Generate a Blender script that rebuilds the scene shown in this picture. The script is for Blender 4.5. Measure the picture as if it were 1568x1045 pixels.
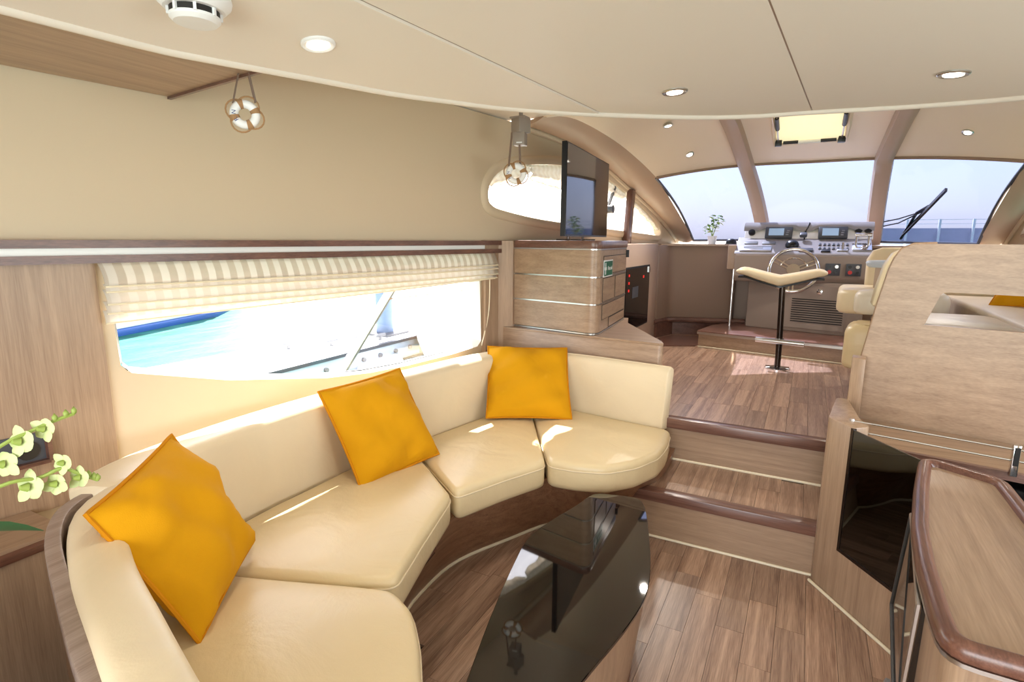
import bpy, bmesh, math, random
from mathutils import Vector, Matrix
random.seed(7)
scene = bpy.context.scene
for o in list(bpy.data.objects): bpy.data.objects.remove(o)
COL = scene.collection

# ------------------------------------------------------------------ camera, sky, sun, exposure
cam_d = bpy.data.cameras.new('camera'); cam = bpy.data.objects.new('camera', cam_d); COL.objects.link(cam)
cam_d.sensor_width = 36.0; cam_d.lens = 36.0 * 855.0 / 1568.0; cam_d.clip_start = 0.02; cam_d.clip_end = 2000
YAW, PITCH, ROLL = math.radians(27.682), math.radians(10.373), math.radians(0.4)
fw = Vector((-math.sin(YAW) * math.cos(PITCH), math.cos(YAW) * math.cos(PITCH), -math.sin(PITCH)))
r0 = Vector((math.cos(YAW), math.sin(YAW), 0)); u0 = r0.cross(fw)
rt = r0 * math.cos(ROLL) + u0 * math.sin(ROLL); up = u0 * math.cos(ROLL) - r0 * math.sin(ROLL)
cam.matrix_world = Matrix(((rt.x, up.x, -fw.x, 0), (rt.y, up.y, -fw.y, 0), (rt.z, up.z, -fw.z, 1.40), (0, 0, 0, 1)))
scene.camera = cam
scene.view_settings.view_transform = 'Standard'; scene.view_settings.look = 'None'
scene.view_settings.gamma = 1.0; scene.view_settings.use_curve_mapping = False
scene.view_settings.exposure = 0.74
world = bpy.data.worlds.new('world'); scene.world = world; world.use_nodes = True
wn = world.node_tree.nodes; wl = world.node_tree.links
bg = wn['Background']
SUN_AZ = math.radians(-43); SUN_EL = math.radians(51.5)
sky = wn.new('ShaderNodeTexSky'); sky.sky_type = 'NISHITA'; sky.sun_disc = False
sky.sun_elevation = SUN_EL; sky.sun_rotation = SUN_AZ; sky.dust_density = 2.5
hz_ = wn.new('ShaderNodeMix'); hz_.data_type = 'RGBA'; hz_.inputs[0].default_value = 0.65      # hazy bright sky
hz_.inputs[7].default_value = (2.9, 2.82, 2.88, 1); wl.new(sky.outputs[0], hz_.inputs[6])
wl.new(hz_.outputs[2], bg.inputs[0]); bg.inputs[1].default_value = 0.8
def lamp(name, typ, loc, energy, color=(1, 1, 1)):
    d = bpy.data.lights.new(name, typ); o = bpy.data.objects.new(name, d); COL.objects.link(o)
    o.location = loc; d.energy = energy; d.color = color
    return o
sun = lamp('sun', 'SUN', (0, 0, 20), 18.0, (1, 0.96, 0.9)); sun.data.angle = math.radians(0.6)
sd = Vector((math.sin(SUN_AZ) * math.cos(SUN_EL), math.cos(SUN_AZ) * math.cos(SUN_EL), math.sin(SUN_EL)))
sun.rotation_euler = sd.to_track_quat('Z', 'Y').to_euler()
def area(name, loc, look, sx, sy, energy, color):
    a = lamp(name, 'AREA', loc, energy, color); a.data.shape = 'RECTANGLE'; a.data.size = sx; a.data.size_y = sy
    a.rotation_euler = (Vector(look) - Vector(loc)).to_track_quat('-Z', 'Y').to_euler(); return a
# added area lamps standing in for daylight at the aft doorway and galley window
area('cockpit_fill', (-0.1, -1.75, 1.1), (-0.1, 1.0, 1.15), 2.6, 1.6, 40, (1, 0.985, 0.965))
area('galley_fill', (1.75, 1.2, 1.1), (0.0, 1.2, 0.9), 2.2, 0.6, 18, (0.93, 0.97, 1))

# ------------------------------------------------------------------ helpers
def lin(c):
    c = c / 255.0
    return c / 12.92 if c <= 0.04045 else ((c + 0.055) / 1.055) ** 2.4
def rgb(r, g, b): return (lin(r), lin(g), lin(b), 1)
WOFF = {}
def place(o, parent, off):
    """off: world position of the object's origin"""
    off = Vector(off); WOFF[o] = off
    if parent is not None:
        o.parent = parent; o.location = off - WOFF[parent]
    else: o.location = off
def props(o, label=None, cat=None, group=None, kind=None):
    if label: o['label'] = label
    if cat: o['category'] = cat
    if group: o['group'] = group
    if kind: o['kind'] = kind
    return o
def T(name, label, cat, loc, group=None):
    o = bpy.data.objects.new(name, None); COL.objects.link(o); o.empty_display_size = 0.05
    place(o, None, loc); return props(o, label, cat, group)
def shade(me, deg=40):
    me.shade_smooth()
    try: me.set_sharp_from_angle(angle=math.radians(deg))
    except Exception: pass
def O(name, vf, m, parent=None, label=None, cat=None, group=None, kind=None, smooth=True, at=(0, 0, 0), deg=40):
    v, f = vf[0], vf[1]
    me = bpy.data.meshes.new(name); me.from_pydata([tuple(p) for p in v], [], f)
    bm = bmesh.new(); bm.from_mesh(me)
    bmesh.ops.remove_doubles(bm, verts=bm.verts, dist=1e-5)
    bmesh.ops.recalc_face_normals(bm, faces=bm.faces); bm.to_mesh(me); bm.free()
    me.materials.append(m)
    if smooth: shade(me, deg)
    o = bpy.data.objects.new(name, me); COL.objects.link(o); place(o, parent, at)
    return props(o, label, cat, group, kind)
def copy_tree(o, loc, parent=None):
    c = o.copy(); COL.objects.link(c)
    if parent is None: c.location = loc; WOFF[c] = Vector(loc)
    else: c.parent = parent
    for ch in list(o.children):
        if not ch.get('_c'): copy_tree(ch, None, c)
    return c
def join(*parts):
    v, f = [], []
    for p in parts:
        n = len(v); v += [Vector(a) for a in p[0]]; f += [tuple(i + n for i in g) for g in p[1]]
    return v, f
def xf(vf, M): return [M @ Vector(a) for a in vf[0]], vf[1]
def box(x0, x1, y0, y1, z0, z1, bev=0.0, seg=2):
    v = [Vector((x, y, z)) for x in (x0, x1) for y in (y0, y1) for z in (z0, z1)]
    f = [(0, 1, 3, 2), (4, 6, 7, 5), (0, 4, 5, 1), (2, 3, 7, 6), (0, 2, 6, 4), (1, 5, 7, 3)]
    return bevel((v, f), bev, seg) if bev else (v, f)
def bevel(vf, w, seg=2, ang=25):
    bm = bmesh.new(); vs = [bm.verts.new(p) for p in vf[0]]
    for g in vf[1]: bm.faces.new([vs[i] for i in g])
    bmesh.ops.recalc_face_normals(bm, faces=bm.faces)
    es = [e for e in bm.edges if len(e.link_faces) == 2 and e.calc_face_angle(0) > math.radians(ang)]
    bmesh.ops.bevel(bm, geom=es, offset=w, segments=seg, profile=0.5, affect='EDGES', clamp_overlap=True)
    bm.verts.index_update()
    r = [v.co.copy() for v in bm.verts], [tuple(v.index for v in f.verts) for f in bm.faces]; bm.free(); return r
def bar(p, q, w, t, upv=(0, 0, 1), bev=0.0):
    """rectangular bar from p to q, w across, t along up"""
    p, q = Vector(p), Vector(q); d = q - p; L = d.length; d.normalize()
    s = d.cross(Vector(upv)); s.normalize(); u = s.cross(d)
    M = Matrix(((s.x, d.x, u.x, p.x), (s.y, d.y, u.y, p.y), (s.z, d.z, u.z, p.z), (0, 0, 0, 1)))
    return xf(box(-w / 2, w / 2, 0, L, -t / 2, t / 2, bev), M)
def tube(pts, r, n=8, closed=False, cap=True):
    pts = [Vector(p) for p in pts]; N = len(pts)
    rr = r if isinstance(r, (list, tuple)) else [r] * N
    v, f = [], []; prev = None
    for i in range(N):
        if closed: t = pts[(i + 1) % N] - pts[i - 1]
        else: t = pts[min(i + 1, N - 1)] - pts[max(i - 1, 0)]
        t.normalize()
        if prev is None:
            a = Vector((0, 0, 1)) if abs(t.z) < 0.9 else Vector((1, 0, 0)); s = t.cross(a)
        else: s = prev - t * prev.dot(t)
        s.normalize(); prev = s; b = t.cross(s)
        for k in range(n):
            an = 2 * math.pi * k / n; v.append(pts[i] + (s * math.cos(an) + b * math.sin(an)) * rr[i])
    for i in range(N if closed else N - 1):
        j = (i + 1) % N
        for k in range(n): f.append((i * n + k, i * n + (k + 1) % n, j * n + (k + 1) % n, j * n + k))
    if cap and not closed: f += [tuple(range(n)), tuple(range((N - 1) * n, N * n))]
    return v, f
def cyl(p, q, r, n=16): return tube([p, q], r, n)
def lathe(prof, n=24, c=(0, 0, 0)):
    c = Vector(c); v = []; f = []
    for (r, z) in prof:
        for k in range(n): a = 2 * math.pi * k / n; v.append(c + Vector((r * math.cos(a), r * math.sin(a), z)))
    for i in range(len(prof) - 1):
        for k in range(n): f.append((i * n + k, i * n + (k + 1) % n, (i + 1) * n + (k + 1) % n, (i + 1) * n + k))
    f += [tuple(range(n)), tuple(range((len(prof) - 1) * n, len(prof) * n))]
    return v, f
def torus(R, r, n=36, m=10, a0=0, a1=2 * math.pi, c=(0, 0, 0)):
    """ring in the local XZ plane"""
    full = abs(a1 - a0 - 2 * math.pi) < 1e-4
    pts = [Vector(c) + Vector((R * math.cos(a0 + (a1 - a0) * i / n), 0, R * math.sin(a0 + (a1 - a0) * i / n))) for i in range(n if full else n + 1)]
    return tube(pts, r, m, closed=full)
def grid(rows, cu=False, cv=False):
    """rows: list of equally long lists of points"""
    R, C_ = len(rows), len(rows[0]); v = [Vector(p) for r in rows for p in r]; f = []
    for i in range(R if cu else R - 1):
        for j in range(C_ if cv else C_ - 1):
            f.append((i * C_ + j, i * C_ + (j + 1) % C_, ((i + 1) % R) * C_ + (j + 1) % C_, ((i + 1) % R) * C_ + j))
    return v, f
def slab(rows, t, d=(0, 0, 1)):
    """grid sheet given thickness t along d"""
    d = Vector(d) * t; R, C_ = len(rows), len(rows[0]); a = grid(rows); n = len(a[0])
    v = a[0] + [p + d for p in a[0]]; f = list(a[1]) + [tuple(i + n for i in reversed(g)) for g in a[1]]
    ring = [j for j in range(C_)] + [i * C_ + C_ - 1 for i in range(1, R)] + [(R - 1) * C_ + j for j in range(C_ - 2, -1, -1)] + [i * C_ for i in range(R - 2, 0, -1)]
    for k in range(len(ring)):
        p, q = ring[k], ring[(k + 1) % len(ring)]; f.append((p, q, q + n, p + n))
    return v, f
def prism(poly, z0, z1, bev=0.0, seg=2, ang=25):
    n = len(poly); v = [Vector((p[0], p[1], z0)) for p in poly] + [Vector((p[0], p[1], z1)) for p in poly]
    f = [tuple(range(n)), tuple(range(n, 2 * n))] + [(i, (i + 1) % n, (i + 1) % n + n, i + n) for i in range(n)]
    return bevel((v, f), bev, seg, ang) if bev else (v, f)
def extrude_face(pts, d, holes=()):
    """flat outline with holes, pushed along d"""
    bm = bmesh.new(); es = []
    for loop in [pts] + list(holes):
        vs = [bm.verts.new(p) for p in loop]
        es += [bm.edges.new((vs[i], vs[(i + 1) % len(vs)])) for i in range(len(vs))]
    r = bmesh.ops.triangle_fill(bm, edges=es, use_beauty=True, use_dissolve=False)
    fs = [g for g in r['geom'] if isinstance(g, bmesh.types.BMFace)]
    e = bmesh.ops.extrude_face_region(bm, geom=fs)
    for g in e['geom']:
        if isinstance(g, bmesh.types.BMVert): g.co += Vector(d)
    bm.verts.index_update(); bmesh.ops.recalc_face_normals(bm, faces=bm.faces)
    out = [v.co.copy() for v in bm.verts], [tuple(v.index for v in f.verts) for f in bm.faces]; bm.free(); return out
def spline(pts, n=6, closed=False):
    pts = [Vector(p if len(p) == 3 else (p[0], p[1], 0)) for p in pts]; N = len(pts); out = []
    for i in range(N if closed else N - 1):
        g = (lambda k: pts[k % N]) if closed else (lambda k: pts[max(0, min(N - 1, k))])
        a, b, c, d = g(i - 1), g(i), g(i + 1), g(i + 2)
        for k in range(n):
            t = k / n; out.append(0.5 * ((2 * b) + (c - a) * t + (2 * a - 5 * b + 4 * c - d) * t * t + (3 * b - a - 3 * c + d) * t ** 3))
    if not closed: out.append(pts[-1])
    return out
def smooth_poly(poly, r=0.05, n=4):
    """round the corners of a plan polygon"""
    out = []; N = len(poly)
    for i in range(N):
        p, a, b = Vector(poly[i]), Vector(poly[i - 1]), Vector(poly[(i + 1) % N])
        d1 = (a - p); d2 = (b - p); rr = min(r, d1.length * 0.45, d2.length * 0.45)
        q0 = p + d1.normalized() * rr; q1 = p + d2.normalized() * rr
        for k in range(n + 1):
            t = k / n; out.append(q0 * (1 - t) ** 2 + p * 2 * t * (1 - t) + q1 * t * t)
    return out
def cushion(poly, z0, z1, r=0.03, crown=0.015, corner=0.05):
    """soft upholstered pad over a plan polygon"""
    P = smooth_poly([(a[0], a[1]) for a in poly], corner)
    P2 = []
    for i in range(len(P)):
        P2.append(P[i])
        if (P[(i + 1) % len(P)] - P[i]).length > 0.12: 
            for k in (1, 2, 3): P2.append(P[i].lerp(P[(i + 1) % len(P)], k / 4))
    P = P2; c = sum(P, Vector((0, 0))) / len(P)
    prof = [(0.02, z0), (0.004, z0 + 0.012), (0, z0 + 0.03), (0, z1 - r)]
    for k in range(1, 5): a = k / 4 * math.pi / 2; prof.append((r * (1 - math.cos(a)), z1 - r + r * math.sin(a)))
    rows = []
    for (d, z) in prof: rows.append([Vector((*(p + (c - p).normalized() * d), z)) for p in P])
    for s in (0.75, 0.5, 0.25, 0.06):
        rows.append([Vector((*(c + (p - c) * s), z1 + crown * (1 - s * s))) for p in P])
    v, f = grid(rows, cv=True); n = len(P)
    f += [tuple(range(n)), tuple(range(len(v) - n, len(v)))]
    return v, f

# ------------------------------------------------------------------ materials
def newmat(name):
    m = bpy.data.materials.new(name); m.use_nodes = True
    nt = m.node_tree; return m, nt, nt.nodes['Principled BSDF']
def setp(p, **k):
    names = dict(col='Base Color', rough='Roughness', metal='Metallic', spec='Specular IOR Level', coat='Coat Weight', croug='Coat Roughness', sheen='Sheen Weight', sub='Subsurface Weight', trans='Transmission Weight')
    for a, b in k.items(): p.inputs[names[a]].default_value = b
def plain(name, col, rough=0.5, metal=0.0, coat=0.0, noise=0.0, bump=0.0, bscale=200, spec=0.5):
    m, nt, p = newmat(name); setp(p, col=col, rough=rough, metal=metal, coat=coat, spec=spec)
    tc = nt.nodes.new('ShaderNodeTexCoord')
    n = nt.nodes.new('ShaderNodeTexNoise'); n.inputs['Scale'].default_value = 3 if noise else bscale; n.inputs['Detail'].default_value = 4
    nt.links.new(tc.outputs['Object'], n.inputs['Vector'])
    if noise:
        mx = nt.nodes.new('ShaderNodeMix'); mx.data_type = 'RGBA'
        mx.inputs[6].default_value = tuple(c * (1 - noise) for c in col[:3]) + (1,); mx.inputs[7].default_value = tuple(min(1, c * (1 + noise)) for c in col[:3]) + (1,)
        nt.links.new(n.outputs[0], mx.inputs[0]); nt.links.new(mx.outputs[2], p.inputs['Base Color'])
    if bump:
        n2 = nt.nodes.new('ShaderNodeTexNoise'); n2.inputs['Scale'].default_value = bscale; n2.inputs['Detail'].default_value = 5
        nt.links.new(tc.outputs['Object'], n2.inputs['Vector'])
        b = nt.nodes.new('ShaderNodeBump'); b.inputs['Strength'].default_value = bump; b.inputs['Distance'].default_value = 0.004
        nt.links.new(n2.outputs[0], b.inputs['Height']); nt.links.new(b.outputs[0], p.inputs['Normal'])
    return m
def wood(name, dark, light, axis='X', scale=1.0, rough=0.38, coat=0.15, vary=0.0, contrast=1.0):
    m, nt, p = newmat(name); setp(p, rough=rough, coat=coat, croug=0.25)
    L = nt.links.new; tc = nt.nodes.new('ShaderNodeTexCoord'); mp = nt.nodes.new('ShaderNodeMapping')
    sc = {'X': (0.7, 24, 24), 'Y': (24, 0.7, 24), 'Z': (24, 24, 0.7)}[axis]
    mp.inputs['Scale'].default_value = tuple(s * scale for s in sc)
    L(tc.outputs['Object'], mp.inputs['Vector'])
    if vary:
        oi = nt.nodes.new('ShaderNodeObjectInfo'); ml = nt.nodes.new('ShaderNodeMath'); ml.operation = 'MULTIPLY'; ml.inputs[1].default_value = 57.0
        L(oi.outputs['Random'], ml.inputs[0]); cb = nt.nodes.new('ShaderNodeCombineXYZ')
        for k in range(3): L(ml.outputs[0], cb.inputs[k])
        L(cb.outputs[0], mp.inputs['Location'])
    n1 = nt.nodes.new('ShaderNodeTexNoise'); n1.inputs['Scale'].default_value = 1.6; n1.inputs['Detail'].default_value = 6; n1.inputs['Distortion'].default_value = 0.5
    L(mp.outputs[0], n1.inputs['Vector'])
    mp2 = nt.nodes.new('ShaderNodeMapping'); mp2.inputs['Scale'].default_value = {'X': (4, 90, 90), 'Y': (90, 4, 90), 'Z': (90, 90, 4)}[axis]
    L(tc.outputs['Object'], mp2.inputs['Vector'])
    n2 = nt.nodes.new('ShaderNodeTexNoise'); n2.inputs['Scale'].default_value = 3.0; n2.inputs['Detail'].default_value = 3
    L(mp2.outputs[0], n2.inputs['Vector'])
    mx = nt.nodes.new('ShaderNodeMath'); mx.operation = 'MULTIPLY_ADD'; mx.inputs[1].default_value = 0.45
    L(n2.outputs[0], mx.inputs[0])
    m2 = nt.nodes.new('ShaderNodeMath'); m2.operation = 'MULTIPLY'; m2.inputs[1].default_value = 0.62; L(n1.outputs[0], m2.inputs[0]); L(m2.outputs[0], mx.inputs[2])
    cr = nt.nodes.new('ShaderNodeValToRGB'); L(mx.outputs[0], cr.inputs[0])
    w = 0.17 / contrast
    cr.color_ramp.elements[0].position = 0.53 - w; cr.color_ramp.elements[0].color = dark
    cr.color_ramp.elements[1].position = 0.53 + w; cr.color_ramp.elements[1].color = light
    if vary:
        hv = nt.nodes.new('ShaderNodeHueSaturation'); mr = nt.nodes.new('ShaderNodeMapRange')
        mr.inputs[3].default_value = 1 - vary; mr.inputs[4].default_value = 1 + vary
        L(oi.outputs['Random'], mr.inputs[0]); L(mr.outputs[0], hv.inputs['Value']); L(cr.outputs[0], hv.inputs['Color']); L(hv.outputs[0], p.inputs['Base Color'])
    else: L(cr.outputs[0], p.inputs['Base Color'])
    b = nt.nodes.new('ShaderNodeBump'); b.inputs['Strength'].default_value = 0.08; b.inputs['Distance'].default_value = 0.002
    L(n2.outputs[0], b.inputs['Height']); L(b.outputs[0], p.inputs['Normal'])
    return m
def leather(name, col, rough=0.42, wr=0.25):
    m, nt, p = newmat(name); setp(p, rough=rough); L = nt.links.new
    tc = nt.nodes.new('ShaderNodeTexCoord'); n = nt.nodes.new('ShaderNodeTexNoise'); n.inputs['Scale'].default_value = 5; n.inputs['Detail'].default_value = 5; n.inputs['Distortion'].default_value = 0.6
    L(tc.outputs['Object'], n.inputs['Vector'])
    mx = nt.nodes.new('ShaderNodeMix'); mx.data_type = 'RGBA'; mx.inputs[6].default_value = tuple(c * 0.93 for c in col[:3]) + (1,); mx.inputs[7].default_value = tuple(min(1, c * 1.05) for c in col[:3]) + (1,)
    L(n.outputs[0], mx.inputs[0]); L(mx.outputs[2], p.inputs['Base Color'])
    v = nt.nodes.new('ShaderNodeTexVoronoi'); v.inputs['Scale'].default_value = 260; L(tc.outputs['Object'], v.inputs['Vector'])
    b1 = nt.nodes.new('ShaderNodeBump'); b1.inputs['Strength'].default_value = 0.06; b1.inputs['Distance'].default_value = 0.002; L(v.outputs[0], b1.inputs['Height'])
    b2 = nt.nodes.new('ShaderNodeBump'); b2.inputs['Strength'].default_value = wr; b2.inputs['Distance'].default_value = 0.02; L(n.outputs[0], b2.inputs['Height']); L(b1.outputs[0], b2.inputs['Normal'])
    L(b2.outputs[0], p.inputs['Normal']); return m
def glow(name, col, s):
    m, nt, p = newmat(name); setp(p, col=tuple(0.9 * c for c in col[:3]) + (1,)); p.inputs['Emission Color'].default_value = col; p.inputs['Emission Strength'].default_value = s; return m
def pane(name, tint, gl=0.08, rough=0.02, gcol=(1, 1, 1, 1)):
    m = bpy.data.materials.new(name); m.use_nodes = True; nt = m.node_tree; nt.nodes.remove(nt.nodes['Principled BSDF'])
    t = nt.nodes.new('ShaderNodeBsdfTransparent'); t.inputs[0].default_value = tint
    g = nt.nodes.new('ShaderNodeBsdfGlossy'); g.inputs['Roughness'].default_value = rough; g.inputs[0].default_value = gcol
    fr = nt.nodes.new('ShaderNodeFresnel'); fr.inputs[0].default_value = 1.45
    ml = nt.nodes.new('ShaderNodeMath'); ml.operation = 'MULTIPLY'; ml.inputs[1].default_value = gl / 0.04
    mx = nt.nodes.new('ShaderNodeMixShader'); nt.links.new(fr.outputs[0], ml.inputs[0]); ml.use_clamp = True
    nt.links.new(ml.outputs[0], mx.inputs[0]); nt.links.new(t.outputs[0], mx.inputs[1]); nt.links.new(g.outputs[0], mx.inputs[2])
    nt.links.new(mx.outputs[0], nt.nodes['Material Output'].inputs[0]); return m

OAK_D, OAK_L = rgb(139, 112, 89), rgb(176, 148, 121)
M = {}
M['oak_x'] = wood('oak_horizontal', OAK_D, OAK_L, 'X', contrast=0.85)
M['oak_y'] = wood('oak_lengthwise', OAK_D, OAK_L, 'Y', contrast=0.85)
M['oak_z'] = wood('oak_upright', OAK_D, OAK_L, 'Z', contrast=0.85)
M['floor_oak'] = wood('floor_oak', rgb(126, 96, 78), rgb(184, 152, 128), 'Y', 1.1, 0.34, 0.1, vary=0.17, contrast=1.15)
M['walnut_y'] = wood('walnut_lengthwise', rgb(78, 46, 36), rgb(122, 82, 66), 'Y', 1, 0.3, 0.3)
M['walnut_x'] = wood('walnut_crosswise', rgb(88, 58, 48), rgb(128, 92, 78), 'X', 1, 0.3, 0.3)
M['walnut_z'] = wood('walnut_upright', rgb(78, 46, 36), rgb(122, 82, 66), 'Z', 1, 0.3, 0.3)
M['base_walnut'] = wood('sofa_base_walnut', rgb(112, 76, 52), rgb(158, 118, 88), 'Y', 1, 0.35, 0.2)
M['sheen_wood'] = wood('wood_with_sky_sheen', rgb(128, 108, 96), rgb(164, 146, 134), 'Y', 1, 0.4, 0.2)  # sky reflection on the arm trim put into a paler, greyer wood colour
M['cream_leather'] = leather('cream_leather', rgb(224, 206, 172), 0.4, 0.3)
M['seat_leather'] = leather('seat_leather', rgb(222, 201, 158), 0.36, 0.4)
M['cream_wall'] = plain('cream_vinyl_wall', rgb(211, 192, 164), 0.6, bump=0.05, bscale=300)
M['ceiling'] = plain('cream_headliner', rgb(228, 218, 205), 0.55, bump=0.04, bscale=350)
M['dome'] = plain('sand_headliner', rgb(242, 224, 200), 0.45, bump=0.04, bscale=350)
M['piping'] = plain('cream_piping', rgb(232, 220, 192), 0.5)
M['taupe'] = plain('taupe_leatherette', rgb(152, 128, 110), 0.45, bump=0.05, bscale=300)
M['taupe_light'] = plain('light_taupe_leatherette', rgb(184, 158, 136), 0.42, bump=0.05, bscale=300)
M['console'] = plain('console_vinyl', rgb(150, 134, 122), 0.5, bump=0.06, bscale=250)
M['dash'] = plain('dash_vinyl', rgb(148, 142, 140), 0.42, bump=0.05, bscale=250)
M['yellow'] = plain('mustard_cotton', rgb(208, 148, 6), 0.85, noise=0.06, bump=0.25, bscale=420, spec=0.2)
def wrinkle(m, scale, dist, strength):
    nt = m.node_tree; p = nt.nodes['Principled BSDF']; tc = nt.nodes.new('ShaderNodeTexCoord'); mp = nt.nodes.new('ShaderNodeMapping'); mp.inputs['Scale'].default_value = (1.0, 2.2, 1.4); mp.inputs['Rotation'].default_value = (0.5, 0.3, 0.7)
    n = nt.nodes.new('ShaderNodeTexNoise'); n.inputs['Scale'].default_value = scale; n.inputs['Detail'].default_value = 2; n.inputs['Distortion'].default_value = 0.4
    nt.links.new(tc.outputs['Object'], mp.inputs[0]); nt.links.new(mp.outputs[0], n.inputs['Vector'])
    b = nt.nodes.new('ShaderNodeBump'); b.inputs['Strength'].default_value = strength; b.inputs['Distance'].default_value = dist
    nt.links.new(n.outputs[0], b.inputs['Height'])
    if p.inputs['Normal'].is_linked: nt.links.new(p.inputs['Normal'].links[0].from_socket, b.inputs['Normal'])
    nt.links.new(b.outputs[0], p.inputs['Normal'])
wrinkle(M['yellow'], 3.2, 0.05, 0.3)
M['yellow_seam'] = plain('mustard_seam', rgb(196, 128, 8), 0.85, bump=0.2, bscale=400, spec=0.2)
M['chrome'] = plain('chrome', rgb(225, 225, 225), 0.12, 1.0)
M['steel'] = plain('brushed_steel', rgb(200, 198, 194), 0.28, 1.0)
M['gunmetal'] = plain('gunmetal', rgb(70, 62, 58), 0.25, 0.9)
M['white'] = plain('white_plastic', rgb(236, 236, 236), 0.35)
M['offwhite'] = plain('offwhite_paint', rgb(232, 228, 220), 0.35)
M['trackwhite'] = plain('white_track', rgb(245, 243, 238), 0.3)
M['black'] = plain('black_plastic', rgb(18, 18, 20), 0.35)
M['dark'] = plain('dark_recess', rgb(24, 20, 18), 0.6)
M['blackglass'] = plain('black_glass', rgb(14, 10, 9), 0.03, coat=0.3, spec=1.0)
M['tvglass'] = plain('screen_glass', rgb(10, 10, 12), 0.05, spec=1.0)
M['grey'] = plain('grey_plastic', rgb(120, 120, 122), 0.45)
M['darkgrey'] = plain('dark_grey_plastic', rgb(74, 76, 82), 0.4)
M['speaker'] = plain('speaker_grey', rgb(150, 138, 128), 0.5, bump=0.2, bscale=500)
M['rope'] = plain('jute_rope', rgb(164, 126, 88), 0.9, bump=0.4, bscale=300)
M['ribbon'] = plain('grey_ribbon', rgb(132, 112, 100), 0.6)
M['red'] = plain('red_plastic', rgb(190, 40, 35), 0.4)
M['redled'] = glow('red_indicator', (1, 0.03, 0.02, 1), 0.25)
M['screen'] = glow('display_screen', rgb(150, 175, 200), 0.25)
M['bulb'] = glow('downlight_lens', (1, 0.93, 0.8, 1), 5.0)
M['green'] = plain('sign_green', rgb(10, 96, 66), 0.4)
M['leaf'] = plain('leaf_green', rgb(110, 150, 52), 0.5, noise=0.3)
M['leaf_dark'] = plain('leaf_dark_green', rgb(52, 96, 58), 0.4, noise=0.2)
M['petal'] = plain('pale_green_petal', rgb(188, 198, 138), 0.55, noise=0.15)
M['stem'] = plain('stem_green', rgb(142, 160, 74), 0.5)
M['blue'] = plain('navy_letter', rgb(40, 62, 120), 0.6)
M['offleather'] = leather('pale_leather', rgb(226, 216, 198), 0.4, 0.25)
M['bench_leather'] = leather('beige_grey_leather', rgb(206, 192, 174), 0.4, 0.5)
M['blue_cloth'] = plain('pale_blue_vinyl', rgb(196, 206, 220), 0.4)
M['smoked'] = pane('smoked_glass', (0.10, 0.085, 0.075, 1), 0.06)
M['clear'] = pane('window_glass', (0.97, 0.97, 0.97, 1), 0.012)
M['tint'] = pane('tinted_windshield', (0.43, 0.455, 0.545, 1), 0.004)
M['hatchglass'] = glow('glowing_hatch_blind', rgb(250, 236, 190), 0.5)  # daylight behind the blind put in as its own glow

# blind fabric: tone-on-tone stripes
def blind_mat(name, dark, light):
    m, nt, p = newmat(name); L = nt.links.new; setp(p, rough=0.8, spec=0.2)
    tc = nt.nodes.new('ShaderNodeTexCoord'); sx = nt.nodes.new('ShaderNodeSeparateXYZ'); L(tc.outputs['Object'], sx.inputs[0])
    mu = nt.nodes.new('ShaderNodeMath'); mu.operation = 'MULTIPLY'; mu.inputs[1].default_value = 118.0; L(sx.outputs[1], mu.inputs[0])
    sn = nt.nodes.new('ShaderNodeMath'); sn.operation = 'SINE'; L(mu.outputs[0], sn.inputs[0])
    cr = nt.nodes.new('ShaderNodeValToRGB'); cr.color_ramp.elements[0].position = 0.45; cr.color_ramp.elements[1].position = 0.55
    cr.color_ramp.elements[0].color = dark; cr.color_ramp.elements[1].color = light
    mr = nt.nodes.new('ShaderNodeMapRange'); mr.inputs[1].default_value = -1; L(sn.outputs[0], mr.inputs[0]); L(mr.outputs[0], cr.inputs[0])
    L(cr.outputs[0], p.inputs['Base Color'])
    tl = nt.nodes.new('ShaderNodeBsdfTranslucent'); L(cr.outputs[0], tl.inputs[0])
    mx = nt.nodes.new('ShaderNodeMixShader'); mx.inputs[0].default_value = 0.5
    L(p.outputs[0], mx.inputs[1]); L(tl.outputs[0], mx.inputs[2]); L(mx.outputs[0], nt.nodes['Material Output'].inputs[0]); return m
M['blind'] = blind_mat('striped_blind_fabric', rgb(224, 213, 198), rgb(243, 236, 226))
M['blind_plain'] = blind_mat('plain_blind_fabric', rgb(237, 228, 215), rgb(243, 236, 226))
def water_mat():
    m, nt, p = newmat('harbour_water'); L = nt.links.new; setp(p, rough=0.42, spec=0.12)
    tc = nt.nodes.new('ShaderNodeTexCoord'); mp = nt.nodes.new('ShaderNodeMapping'); mp.inputs['Scale'].default_value = (0.9, 0.35, 1); L(tc.outputs['Object'], mp.inputs[0])
    mp.inputs['Rotation'].default_value = (0, 0, 0.5)
    n = nt.nodes.new('ShaderNodeTexNoise'); n.inputs['Scale'].default_value = 2.2; n.inputs['Detail'].default_value = 5; L(mp.outputs[0], n.inputs[0])
    cr = nt.nodes.new('ShaderNodeValToRGB'); cr.color_ramp.elements[0].position = 0.35; cr.color_ramp.elements[1].position = 0.68
    cr.color_ramp.elements[0].color = rgb(6, 74, 62); cr.color_ramp.elements[1].color = rgb(44, 110, 102)
    L(n.outputs[0], cr.inputs[0]); L(cr.outputs[0], p.inputs['Base Color'])
    b = nt.nodes.new('ShaderNodeBump'); b.inputs['Strength'].default_value = 0.5; b.inputs['Distance'].default_value = 0.1; L(n.outputs[0], b.inputs['Height']); L(b.outputs[0], p.inputs['Normal'])
    return m
M['water'] = water_mat()

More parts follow.
